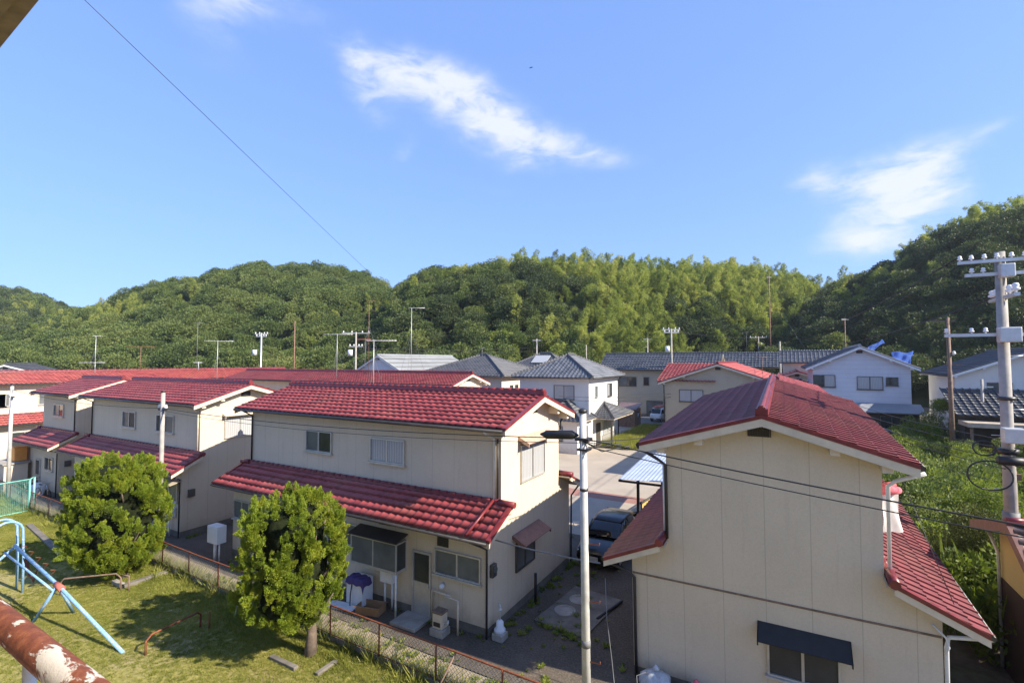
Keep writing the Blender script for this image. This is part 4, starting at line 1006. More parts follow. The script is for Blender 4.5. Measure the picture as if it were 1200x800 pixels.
def bamboo(rng, i):
    lean = rng.uniform(0, 6.283); Vs, Fs, k = [], [], 0; H = (7.0, 9.0, 10.5, 8.2, 9.6, 7.6, 11.0, 8.6, 9.2)[i]; wd = (1.3, .8, .95, 1.15, .7, 1.0, .85, 1.4, 1.05)[i]
    for j in range(34):
        t = .2+.82*((j+rng.uniform(0, 1))/34)**.85; z = H*t
        off = np.array([math.cos(lean), math.sin(lean), 0])*(max(0, t-.45)**2*(3+3.5*(i % 3)))
        if t > .88: z -= (t-.88)*3.0
        rr = .12+1.0*wd*math.sin(math.pi*min(1, max(0.0, 1.06-t)/.8)**.9)
        a = rng.uniform(0, 6.283); c = off+np.array([math.cos(a)*rr*rng.uniform(.3, 1), math.sin(a)*rr*rng.uniform(.3, 1), z])
        sh = 1-.42*max(0, t-.6)/.4; n = int(56*sh); d = unit(rng.normal(size=(n, 3))*np.array([1, 1, 1.15])); P = c+d*rng.uniform(.1, .55, (n, 1))*sh; P[:, 2] -= rng.uniform(0, .5, n)*(1-sh)
        Dr = d*.8+np.array([math.cos(a), math.sin(a), -.35])*.7+rng.normal(size=(n, 3))*.3
        v, f = leaf_quads(P, Dr, .42, .11, rng); Vs.append(v); Fs.append(f+k); k += len(v)
    return np_mesh('bamboo_plume_%d' % i, np.concatenate(Vs), np.concatenate(Fs), 'leaf_bamboo')
def broad(rng, i, mat, h=6.5, r=2.7, size=.27, per=150, lumps=26):
    C, Rr = [], []
    for j in range(lumps):
        d = unit(rng.normal(size=3)); d[2] = abs(d[2])*1.0-.25
        C.append(np.array([d[0]*r*rng.uniform(.55, 1), d[1]*r*rng.uniform(.55, 1), h*.55+d[2]*h*.42*rng.uniform(.6, 1.05)])); Rr.append(r*rng.uniform(.22, .46))
    return crown_mesh('broadleaf_crown_%d' % i, mat, C, Rr, per, size, rng, up=.25, width=.55, squash=.75)

def forests():
    rg = np.random.default_rng(5)
    bam = [bamboo(rg, i) for i in range(9)]
    brd = [broad(rg, i, 'leaf_broad') for i in range(5)]; drk = [broad(rg, 10+i, 'leaf_dark') for i in range(4)]
    def sample(sp, x0, x1, y0, y1):
        xs, ys = np.meshgrid(np.arange(x0, x1, sp), np.arange(y0, y1, sp)); x = xs.ravel()+rg.uniform(-.48, .48, xs.size)*sp; y = ys.ravel()+rg.uniform(-.48, .48, xs.size)*sp
        hh = np.stack(hill_heights(x, y)); which = hh.argmax(0); h = hh.max(0)
        r = x*CY_+y*SY_; f = -x*SY_+y*CY_; b = r/np.maximum(f, 1)
        ok = (f > 20) & (h > .6) & (b > -1.25) & (b < 1.28)
        return x[ok], y[ok], h[ok], which[ok], f[ok], b[ok]
    # tops only: what stands far behind a crest cannot be seen
    def behind(f, which, b):
        lim = np.choose(which, [358, 236, 166, 140]); lim = np.where(which == 3, lim*np.interp(b, [.6, .8, 1.05, 1.5], [1.12, .95, .82, .76])*1.05, lim); return f < lim
    groups = {}
    x, y, h, w, f, b = sample(2.0, -110, 110, 60, 175)
    ok = ((w == 2) | (w == 3)) & behind(f, w, b) & (f > 55); x, y, h, w, f, b = (a[ok] for a in (x, y, h, w, f, b))
    n1 = wob(x, y, 7.5, .4)+wob(x, y, 17, 2.2)*.8+rg.normal(size=len(x))*.35
    left = np.interp(b, [-.25, -.12, .05, .2], [-1.35, -.75, .15, .55])+np.interp(h, [0, 12, 26], [-.55, -.1, .65])
    bamm = (w == 2) & (n1+left+rg.normal(size=len(x))*.35 > .0)
    bam3 = (w == 3) & (n1+np.interp(h, [0, 10, 18, 30], [-3, -1.5, .0, .6])+np.interp(b, [.6, .8, 1.1], [-.6, -.1, .3]) > 0.0)
    isb = bamm | bam3
    big = rg.uniform(size=len(x)) < .50
    for nm, sel, srcs, sc, lab, cat in (
        ('bamboo_grove', bamm, bam, (.55, 1.12), 'sunlit yellow-green bamboo grove covering the top and right of the middle hill', 'bamboo'),
        ('bamboo_slope', bam3, bam, (.6, 1.05), 'bamboo on the upper slope of the shaded hill at the right', 'bamboo'),
        ('hill_wood', (w == 2) & ~isb & big, brd+drk, (.8, 1.45), 'dark broadleaf wood on the left and foot of the middle hill', 'woodland'),
        ('shaded_wood', (w == 3) & ~isb & big, drk, (.8, 1.25), 'dark shaded wood on the lower slope of the right hill', 'woodland')):
        z = height(x[sel], y[sel])-.4
        scatter(nm, np.stack([x[sel], y[sel], z], 1), rg.uniform(*sc, sel.sum()), srcs, lab, cat)
    x, y, h, w, f, b = sample(4.3, -430, 60, 12, 420)
    ok = (w <= 1) & behind(f, w, b) & (b < .12); x, y, h, w, f, b = (a[ok] for a in (x, y, h, w, f, b))
    n1 = wob(x, y, 19, 1.1)+wob(x, y, 38, 3.0)*.9+rg.normal(size=len(x))*.3
    isb = (n1 > .62) & (h < np.where(w == 1, 26, 60))
    for nm, sel, srcs, sc, lab, cat in (
        ('far_bamboo', isb, bam, (.75, 1.1), 'pale bamboo patches on the rounded left hill', 'bamboo'),
        ('far_wood', ~isb & (w == 1), brd, (.85, 1.75), 'thick broadleaf wood on the rounded left hill', 'woodland'),
        ('distant_wood', ~isb & (w == 0), brd+drk, (1.3, 1.9), 'distant wooded ridge at the far left', 'woodland')):
        z = height(x[sel], y[sel])-.5
        scatter(nm, np.stack([x[sel], y[sel], z], 1), rg.uniform(*sc, sel.sum()), srcs, lab, cat)
    return bam, brd, drk
BAM, BRD, DRK = forests()

def juniper(name, label, loc, h, rx, ry, base, rng, lumps=120, per=980, lean=0.0, cyl=False, shift=(0, 0)):
    root = empty(name, label, 'tree', loc, 0, None)
    tr = MB(); tr.tube([(0, 0, -.1), (.03, .02, .5), (-.02, .05, 1.2), (.0, 0, h*.55)], [.19, .14, .11, .05], 9)
    for a in range(7):
        an = a*2.4; tr.tube([(0, 0, .8+a*.3), (math.cos(an)*rx*.35, math.sin(an)*ry*.35, 1.3+a*.33), (math.cos(an)*rx*.7, math.sin(an)*ry*.7, 1.9+a*.33)], [.05, .035, .015], 6)
    obj('trunk', tr, 'bark', root)
    C, Rr = [], []
    prof = lambda t: (min(1, (t/.2+.2)**.7)*min(1, max(.02, (1-t)/.14)**.45)) if cyl else max(.05, 1-(abs(t-.52)/.55)**2.4)**.5
    for j in range(lumps):
        t = (j+.5)/lumps; an = j*2.39996+rng.uniform(-.35, .35)
        z = base+(h-base)*t; pr = prof(t)*rng.choice([.80, .90, 1.0], p=[.25, .4, .35])
        C.append(np.array([math.cos(an)*rx*pr+lean*(t-.3), math.sin(an)*ry*pr, z])); Rr.append(rng.uniform(.17, .36)*(rx/1.5))
    Vs, Fs, k = [], [], 0
    for c0, r0 in zip(C, Rr):
        ax = unit(np.array([c0[0], c0[1], 1.1])); subs = int(rng.integers(7, 13))
        for q in range(subs):      # each clump is a handful of upright tufts of different size
            dd = unit(rng.normal(size=3)+ax*.9); c = c0+dd*r0*rng.uniform(.35, 1.05); r = r0*rng.uniform(.22, .5)
            tip = unit(dd*.7+np.array([0, 0, .8])+rng.normal(size=3)*.25); n = int(per*.2*(r/.10)**2)+30
            t = rng.uniform(0, 1, (n, 1)); rad = r*(1-.75*t)*rng.uniform(.3, 1, (n, 1))**.4
            P = c+unit(rng.normal(size=(n, 3)))*rad+tip*(t-.3)*r*1.9
            Dr = (P-c)*3.5+tip*.8+rng.normal(size=(n, 3))*.3
            v, f = leaf_quads(P, Dr, .042, .016, rng); Vs.append(v); Fs.append(f+k); k += len(v)
    # near-black core whose colour paints shade into the gaps between the clumps
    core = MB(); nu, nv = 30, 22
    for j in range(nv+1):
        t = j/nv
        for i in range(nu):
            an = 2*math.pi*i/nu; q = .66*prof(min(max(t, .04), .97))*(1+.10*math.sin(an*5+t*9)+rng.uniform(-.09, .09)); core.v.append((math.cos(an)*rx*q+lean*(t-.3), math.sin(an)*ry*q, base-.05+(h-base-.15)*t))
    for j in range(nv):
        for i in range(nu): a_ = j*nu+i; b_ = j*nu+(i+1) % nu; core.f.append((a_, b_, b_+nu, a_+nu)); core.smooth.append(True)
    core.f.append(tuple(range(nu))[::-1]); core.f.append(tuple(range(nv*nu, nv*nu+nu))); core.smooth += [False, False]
    it = obj('shade_core', core, 'crown_shade', root, (shift[0], shift[1], 0))
    me = np_mesh('crown', np.concatenate(Vs), np.concatenate(Fs), 'leaf_juniper')
    o = bpy.data.objects.new('crown', me); COL.objects.link(o); o.parent = root; o.location = (shift[0], shift[1], 0)
    return root
jr = np.random.default_rng(21)
juniper('juniper_tree', 'narrow clipped conifer before the middle row house, bare trunk showing', (-11.75, 9.45, 0), 4.35, 1.28, 1.25, .95, jr, lumps=190, cyl=True, shift=(-.5, -.25))
juniper('juniper_tree', 'wide round conifer on the lawn at the left, its crown reaching down to the grass', (-22.1, 9.3, 0), 4.3, 1.55, 1.5, .35, jr, lumps=230, lean=-.3, shift=(-.3, -.1))

def field_plants():
    rg = np.random.default_rng(8)
    # overgrown field to the right of the long row house
    src = []
    for i in range(5):
        C = [np.array([rg.uniform(-.8, .8), rg.uniform(-.8, .8), rg.uniform(.3, 1.5)]) for _ in range(16)]
        src.append(crown_mesh('weed_clump_%d' % i, 'leaf_weed', C, [rg.uniform(.22, .6) for _ in C], 170, .13, rg, up=.35, width=.55))
    for i in range(2):
        C = [np.array([rg.uniform(-.9, .9), rg.uniform(-.9, .9), rg.uniform(.4, 1.9)]) for _ in range(22)]
        src.append(crown_mesh('shrub_clump_%d' % i, 'leaf_broad', C, [rg.uniform(.25, .55) for _ in C], 150, .12, rg, up=.5, width=.4))
    for i in range(1):      # upright grass-like stalks
        n = 420; a = rg.uniform(0, 6.283, n); q = rg.uniform(0, 1.0, n)**.5; P = np.stack([np.cos(a)*q, np.sin(a)*q, rg.uniform(0, .9, n)], 1)
        v, f = leaf_quads(P, np.stack([np.cos(a)*.3, np.sin(a)*.3, np.ones(n)], 1)+rg.normal(size=(n, 3))*.2, .85, .07, rg); src.append(np_mesh('weed_stalk_%d' % i, v, f, 'leaf_weed'))
    sp = 1.3; xs, ys = np.meshgrid(np.arange(4.6, 30, sp), np.arange(19.6, 52, sp)); x = xs.ravel()+rg.uniform(-.5, .5, xs.size); y = ys.ravel()+rg.uniform(-.5, .5, xs.size)
    ok = ~((x > 9.5) & (y > 44)) & ~((x > 1.5) & (x < 11.0) & (y > 51.5)) & (x > 4.6)
    x, y = x[ok], y[ok]; sc = .55+.95*np.clip((wob(x, y, 2.6, .6)+.6*wob(x, y, 5.5, 2.0)+1)/2, 0, 1.2)+rg.uniform(-.15, .3, len(x))
    scatter('overgrown_field', np.stack([x, y, height(x, y)], 1), sc, src, 'overgrown field of tall weeds and bushes right of the long row house', 'weeds')
    # rounded hedge bushes
    k = 0
    for (px, py, r, hh, lab) in ((5.6, 22.3, 1.5, 3.3, 'round reddish-green bush standing between the right row house and the ochre shed'), (7.2, 27.0, 1.7, 3.1, 'broad olive bush in the overgrown field, left of the big utility pole'), (9.4, 24.5, 1.6, 3.0, 'dense green bush in the field just behind the big utility pole'), (10.7, 48.6, 1.9, 3.6, 'tall bush against the left side wall of the house behind the big utility pole')):
        root = empty('bush', lab, 'bush', (px, py, h1(px, py)), 0)
        C, Rr = [], []
        for j in range(60):
            d = unit(rg.normal(size=3)); d[2] = abs(d[2])
            C.append(np.array([d[0]*r*.85, d[1]*r*.85, .5+d[2]*(hh-.8)])); Rr.append(rg.uniform(.3, .5))
        me = crown_mesh('foliage', 'leaf_hedge' if k == 0 else 'leaf_weed', C, Rr, 330, .085, rg, up=.5, width=.45); o = bpy.data.objects.new('foliage', me); COL.objects.link(o); o.parent = root
        st = MB()
        for a in range(5): st.tube([(0, 0, -.1), (math.cos(a*1.26)*.4, math.sin(a*1.26)*.4, hh*.5)], [.06, .02], 6)
        obj('stem', st, 'bark', root); k += 1
    # individual trees along the foot of the hills
    spots = [(-27.5, 88, 1.25, 0), (-22, 90, 1.1, 1), (-33, 86, 1.2, 2), (-40, 83, 1.3, 3), (-47.5, 80, 1.25, 0), (-54, 79, 1.15, 4), (-60, 76, 1.2, 1), (-37, 92, 1.35, 2), (-17, 93, 1.0, 3), (-12, 96, 1.1, 4), (-3, 109, 1.2, 0), (8, 104, 1.1, 2)]
    near = ['at the foot of the middle hill behind the solar-panel roof', 'at the foot of the middle hill, second from the solar-panel roof', 'behind the pale metal-roofed house, nearest its right gable', 'behind the pale metal-roofed house, hugging the ridge', 'left of the pale metal-roofed house by the tall antenna masts', 'left of the concrete pole with the transformer', 'furthest left beside the pole with the transformer', 'high dark one rising behind the pale metal roof', 'behind the long grey roof of the beige house', 'at the right end of the long grey roof of the beige house', 'behind the ribbed grey roof with the yellow gable', 'between the ribbed grey roof and the white-blue house']
    for i, (x, y, s, kk) in enumerate(spots):
        root = empty('broadleaf_tree', 'dark leafy tree '+near[i], 'tree', (x, y, h1(x, y)), rg.uniform(0, 6), 'leafy trees along the foot of the hills')
        root.scale = (s, s, s*1.05)
        o = bpy.data.objects.new('crown', (BRD+DRK)[kk % 9]); COL.objects.link(o); o.parent = root
        obj('trunk', tube([(0, 0, -.3), (.1, 0, 2.0), (0, .1, 4.2)], [.22, .17, .08], 7), 'bark', root)
    # palms left of the middle
    for (x, y, lab) in ((-64.5, 78, 'small palm with yellowing fronds right of the white utility pole'), (-59.5, 82, 'bushy palm by the thin rusty mast, right of the other palm')):
        root = empty('palm_tree', lab, 'palm', (x, y, h1(x, y)), 0, 'palms behind the red roofs')
        obj('trunk', tube([(0, 0, -.2), (.1, 0, 2.4), (.05, .1, 4.6)], [.24, .2, .17], 8), 'bark', root)
        V, F, k2 = [], [], 0
        for j in range(40):
            a = rg.uniform(0, 6.283); el = rg.uniform(-.9, 1.2); n = 26; t = np.linspace(.15, 1, n); Ln = rg.uniform(1.3, 2.0)
            P = np.stack([np.cos(a)*math.cos(el)*t*Ln, np.sin(a)*math.cos(el)*t*Ln, 4.7+math.sin(el)*t*Ln-t*t*.7], 1)
            sd = np.array([-math.sin(a), math.cos(a), 0]); sg = np.where(np.arange(n) % 2 == 0, 1, -1)[:, None]
            v, f = leaf_quads(P, sd*sg*.8+np.array([math.cos(a), math.sin(a), -.4]), .5, .07, rg); V.append(v); F.append(f+k2); k2 += len(v)
        o = bpy.data.objects.new('fronds', np_mesh('fronds', np.concatenate(V), np.concatenate(F), 'leaf_palm')); COL.objects.link(o); o.parent = root
field_plants()

def grass():
    rg = np.random.default_rng(3); src = []
    for i in range(6):
        n = 20; a = rg.uniform(0, 6.283, n); q = rg.uniform(0, .10, n); P = np.stack([np.cos(a)*q, np.sin(a)*q, np.zeros(n)], 1)
        Dr = np.stack([np.cos(a)*.55, np.sin(a)*.55, np.ones(n)], 1)+rg.normal(size=(n, 3))*.25
        v, f = leaf_quads(P, Dr, .085 if i < 4 else .2, .011, rg); src.append(np_mesh('grass_tuft_%d' % i, v, f, 'grass'))
    n = 210000; x = rg.uniform(-48, -5, n); y = rg.uniform(1.2, 10.9, n)
    ok = (y < 9.95+(-x)*.0225) & (y > 1.4)
    bare = wob(x, y, 1.3, .3)*.6+wob(x, y, 3.1, 1.7)*.7
    ok &= (bare+rg.normal(size=n)*.35 > -.35)
    x, y = x[ok], y[ok]; near = np.interp(np.abs(y-10.0+x*.0), [0, 1.2], [1.5, .8])
    scatter('grass', np.stack([x, y, np.zeros(len(x))], 1), rg.uniform(.35, .95, len(x))**1.2*near, src[:4], 'patchy sunlit lawn grass in front of the wire fence', 'grass')
    n = 800; x = rg.uniform(-46, -3, n); y = 10.55-(x+3)*.022-.35+rg.normal(size=n)*.28; y = np.minimum(y, 10.2-(x+3)*.022)
    scatter('tall_weeds', np.stack([x, y, np.zeros(n)], 1), rg.uniform(.9, 2.2, n), src[4:], 'taller weeds along the foot of the rusty fence', 'weeds')
    n = 2600; x = rg.uniform(-15.3, -11.2, n); y = rg.uniform(45, 61, n); ok = (x < -12+wob(x, y, 3, 1)*.8); x, y = x[ok], y[ok]
    scatter('verge_grass', np.stack([x, y, np.zeros(len(x))], 1), rg.uniform(1.5, 3.6, len(x)), src[4:], 'patch of sunlit verge grass beside the white corner house', 'grass')
def alley_weeds():
    rg = np.random.default_rng(17); pts = []
    def edge(x0, y0, x1, y1, n, w=.12):
        t = rg.uniform(0, 1, n); pts.append(np.stack([x0+(x1-x0)*t+rg.normal(size=n)*w, y0+(y1-y0)*t+rg.normal(size=n)*w, np.zeros(n)], 1))
    edge(-20, 12.35, -8, 12.35, 50, .1); edge(-7.6, 12.8, -7.65, 19, 40, .08); edge(-3.85, 13, -3.85, 22, 30, .1); edge(-24.4, 12.6, -24.4, 18, 30, .1); edge(-20.8, 12.8, -20.8, 18, 20, .1)
    edge(-20, 11.0, -3, 10.7, 150, .25); edge(-7, 13.9, -5, 13.8, 25, .15); edge(-3.4, 12.6, 2.6, 12.7, 30, .1); edge(-12, 19.6, -8, 22, 40, .4)
    n = 60; pts.append(np.stack([rg.uniform(-7.5, -3.9, n), rg.uniform(11.2, 19, n), np.zeros(n)], 1))
    src = []
    for i in range(3):
        n = 34; a = rg.uniform(0, 6.283, n); q = rg.uniform(0, .05, n); P = np.stack([np.cos(a)*q, np.sin(a)*q, np.zeros(n)], 1)
        v, f = leaf_quads(P, np.stack([np.cos(a)*.8, np.sin(a)*.8, np.ones(n)*.8], 1)+rg.normal(size=(n, 3))*.25, .13, .03, rg); src.append(np_mesh('yard_weed_%d' % i, v, f, 'leaf_weed'))
    P = np.concatenate(pts); scatter('yard_weeds', P, rg.uniform(.35, 1.25, len(P)), src, 'small weeds along the walls and edges of the shaded alley', 'weeds')
alley_weeds()
grass()

# ------------------------------------------------------------------ near objects
def balcony():
    b = empty('apartment_block', 'old apartment block the view is taken from, only the painted slab corner above showing', 'building', (0, 0, 0))
    s = MB(); s.box(-9, -2.35, -1.6, .575, 9.47, 9.62); s.box(-9, -2.12, -1.6, .62, 9.40, 9.47) if False else None
    s = MB(); s.prism([(-12, 1.19), (-2.12, .62), (-.6, .56), (-.6, -1.6), (-12, -1.6)], lambda p, q: (p[0], p[1], q), 9.43, 9.62)
    obj('upper_slab', s, 'slab_paint', b)
    s = MB(); s.prism([(-12, 1.13), (-2.12, .565), (-.6, .50), (-.6, .46), (-2.12, .52), (-12, 1.08)], lambda p, q: (p[0], p[1], q), 9.40, 9.43); obj('drip_edge', s, 'slab_paint', b)
    obj('floor_slab', box(-12, 4, -1.6, .5, 6.45, 6.62), 'concrete', b)
    obj('wall', box(-12, 4, -1.9, -1.6, 0, 12), 'cream', b)
    p = MB(); p.tube([(-6, .486, 7.70), (-1.35, .36, 7.70), (-.98, .35, 7.70), (-.2, .329, 7.70)], .0235, 20)
    r = obj('handrail', p, 'rust_pipe', None); tag(r, 'thick rusty handrail with peeling white paint in the bottom left corner', 'handrail')
    q = MB(); q.tube([(-6, .48, 7.50), (-1.35, .354, 7.50), (-.2, .323, 7.50)], .016, 10); obj('lower_rail', q, 'rust_pipe', r)
    for x in (-4.6, -2.9, -1.17, -.2):
        y = .329+(-.2-x)*.027; obj('rail_post', tube([(x, y, 7.685), (x, y, 6.6)], .010, 10), 'white_paint', r)
balcony()

def wire_fence():
    f = empty('wire_fence', 'long rusty chain-link fence between the lawn and the row houses', 'fence', (-3, 10.0, 0), 0)
    sl = -.0235; Yf = lambda x: x*sl; x1 = -47.0
    obj('top_rail', tube([(.0, 0, 1.03)]+[(x, Yf(x)+random.uniform(-.015, .015), 1.03+random.uniform(-.02, .02)) for x in np.arange(-2, x1, -2)], .024, 8), 'rust', f)
    obj('bottom_rail', tube([(.0, 0, .2)]+[(x, Yf(x), .2) for x in np.arange(-2, x1, -4)], .014, 6), 'rust', f)
    for x in np.arange(-.9, x1, -1.98): obj('post', tube([(x, Yf(x), -.1), (x, Yf(x), 1.04)], .026, 8), 'rust', f)
    m = MB(); st = .115; h = .80; r = .0062; z0 = .21
    for x in np.arange(0, x1, -st):
        for d in (-1, 1):
            xa, xb = x, x+d*h
            if xb < x1 or xb > 0: continue
            m.tube([(xa, Yf(xa)+.004*d, z0), (xb, Yf(xb)+.004*d, z0+h)], r, 3, cap=False)
    obj('wire_mesh', m, 'mesh_wire', f)
    for i, (x, y, ang, mat, lab) in enumerate(((-7.6, 9.95, .35, 'wood_brown', 'thin pale stick leaning on the fence right of the clipped conifer'), (-15.6, 10.0, -.5, 'white_paint', 'white stick leaning on the fence between the two conifers'), (-27.6, 10.25, .4, 'red_paint', 'reddish prop leaning on the fence left of the round conifer'), (-36.4, 10.9, .4, 'wood_brown', 'stick leaning inside the green net fence'))):
        o = obj('leaning_stick', tube([(x, y-.35, 0), (x+ang, y+.18, 1.0)], .022, 6), mat); tag(o, lab, 'stick')
wire_fence()

def net_fence():
    g = empty('net_fence', 'turquoise-framed green net fence on the lawn at the left edge', 'fence', (-36.2, 10.7, 0))
    H = 1.75
    for (x, y) in ((0, 0), (-.55, .35), (.1, -1.6), (.15, -3.2)):
        obj('post', tube([(x, y, -.05), (x, y, H)], .045, 8), 'green_paint', g)
    for z in (.06, H): obj('rail', tube([(0, 0, z), (.15, -3.2, z)], .03, 8), 'green_paint', g)
    for z in (.06, H): obj('rail', tube([(0, 0, z), (-.55, .35, z)], .03, 8), 'green_paint', g)
    n = MB()
    for t in np.linspace(0, 1, 44): n.tube([(.15*t, -3.2*t, .06), (.15*t, -3.2*t, H)], .004, 3, cap=False)
    for z in np.linspace(.06, H, 26): n.tube([(0, 0, z), (.15, -3.2, z)], .004, 3, cap=False)
    obj('net', n, 'green_paint', g)
net_fence()

def climbing_frame():
    c = empty('climbing_frame', 'blue peeling playground climbing frame with arched ladder and sloping bar', 'play frame', (-23.8, 6.6, 0))
    for dx in (0, -.55):
        pts = [(dx, .35, 0), (dx, .34, 1.2), (dx, .3, 2.2)]+[(dx, -.1+.4*math.cos(a), 2.2+.38*math.sin(a)) for a in np.linspace(.2, math.pi-.2, 8)]+[(dx, -.5, 2.2), (dx, -.54, 0)]
        obj('arch_tube', tube(pts, .04, 10), 'blue_pipe', c)
    for z in np.arange(.15, 2.0, .3):
        obj('rung', tube([(0, -.54, z+.05), (-.1, -3.4, z+.1)], .028, 8), 'white_paint', c)
    for y in (-3.4,): obj('arch_tube', tube([(-.1, y, 0), (-.1, y, 2.2)], .04, 8), 'blue_pipe', c)
    J = (3.9, .05, 1.2)
    obj('sloping_bar', tube([(.0, .1, 1.72), J, (7.4, .35, .0)], .05, 10), 'blue_pipe', c)
    obj('sloping_bar', tube([(.0, -.15, 1.55), (3.8, -.05, 1.08)], .034, 8), 'blue_pipe', c)
    obj('joint_collar', tube([(3.7, .04, 1.225), (4.1, .065, 1.15)], .085, 12), 'red_paint', c)
    obj('leg', tube([J, (3.4, .62, 0)], .045, 8), 'blue_pipe', c); obj('leg', tube([(3.85, .0, 1.15), (3.0, -.25, 0)], .045, 8), 'blue_pipe', c)
    obj('leg', tube([(-.1, .2, 1.7), (-1.6, -.9, .0)], .045, 8), 'blue_pipe', c)
    w = MB()
    for i in range(5):
        x = .7+i*.6; z = 1.72-(x/3.9)*.52; w.tube([(x, .08, z+.02), (x+.05, .2, z+.18), (x+.12, .05, z+.25)], .014, 6)
    for i in range(3): w.tube([(1.0+i*.15, .05, 1.5), (1.4+i*.1, .1, .95), (1.9, .05, 1.05-i*.08), (2.2, .05, 1.35)], .02, 6)
    obj('chain', w, 'rust', c)
climbing_frame()

def low_rails():
    for (pa, pb, z, lab, mat) in (((-15.75, 7.2), (-15.9, 8.75), .5, 'bent rusty pipe rail on the lawn, in the shadow of the narrow conifer', 'rust'), ((-21.0, 8.75), (-22.3, 7.5), .58, 'rusty yellowed pipe rail on the lawn by the foot of the round conifer', 'wood_brown')):
        a, b = Vector((*pa, 0)), Vector((*pb, 0)); d = (b-a).normalized()
        o = obj('pipe_rail', tube([a-Vector((0, 0, .1)), a+Vector((0, 0, z*.75)), a+d*.15+Vector((0, 0, z)), b-d*.1+Vector((0, 0, z)), b+Vector((0, 0, z*.8)), b-Vector((0, 0, .1))], .028, 8), mat); tag(o, lab, 'pipe rail')
        obj('upright', tube([b+Vector((.3, .1, -.1)), b+Vector((.3, .1, z))] if mat == 'rust' else [a+Vector((.35, .1, -.1)), a+Vector((.35, .1, z*.9)), a+Vector((0, 0, z*.9))], .026, 8), mat, o)
    k = empty('tree_kerb', 'concrete kerb round the bare trunk of the narrow conifer', 'kerb', (-11.7, 9.2, 0))
    for (x0, y0, x1, y1) in ((-.85, -.45, .2, -.31), (.82, -.3, .95, .35)): obj('kerb_stone', box(x0, x1, y0, y1, -.05, .10), 'concrete_dark', k, bevel=.015)
    k = empty('tree_kerb', 'broken concrete kerb at the right foot of the round conifer', 'kerb', (-20.9, 9.4, 0))
    obj('kerb_stone', box(-.25, -.02, -.6, .85, -.05, .13, rot=R(-4)), 'concrete_dark', k, bevel=.02); obj('kerb_stone', box(-.9, -.25, -.62, -.45, -.05, .15), 'concrete', k, bevel=.02)
    o = obj('concrete_plank', box(-3.1, 3.1, -.12, .12, 0, .12, rot=R(-7)), 'concrete_dark', None, (-29.9, 9.4, 0), bevel=.02); tag(o, 'long low concrete edging lying on the lawn left of the round conifer', 'concrete edging')
low_rails()

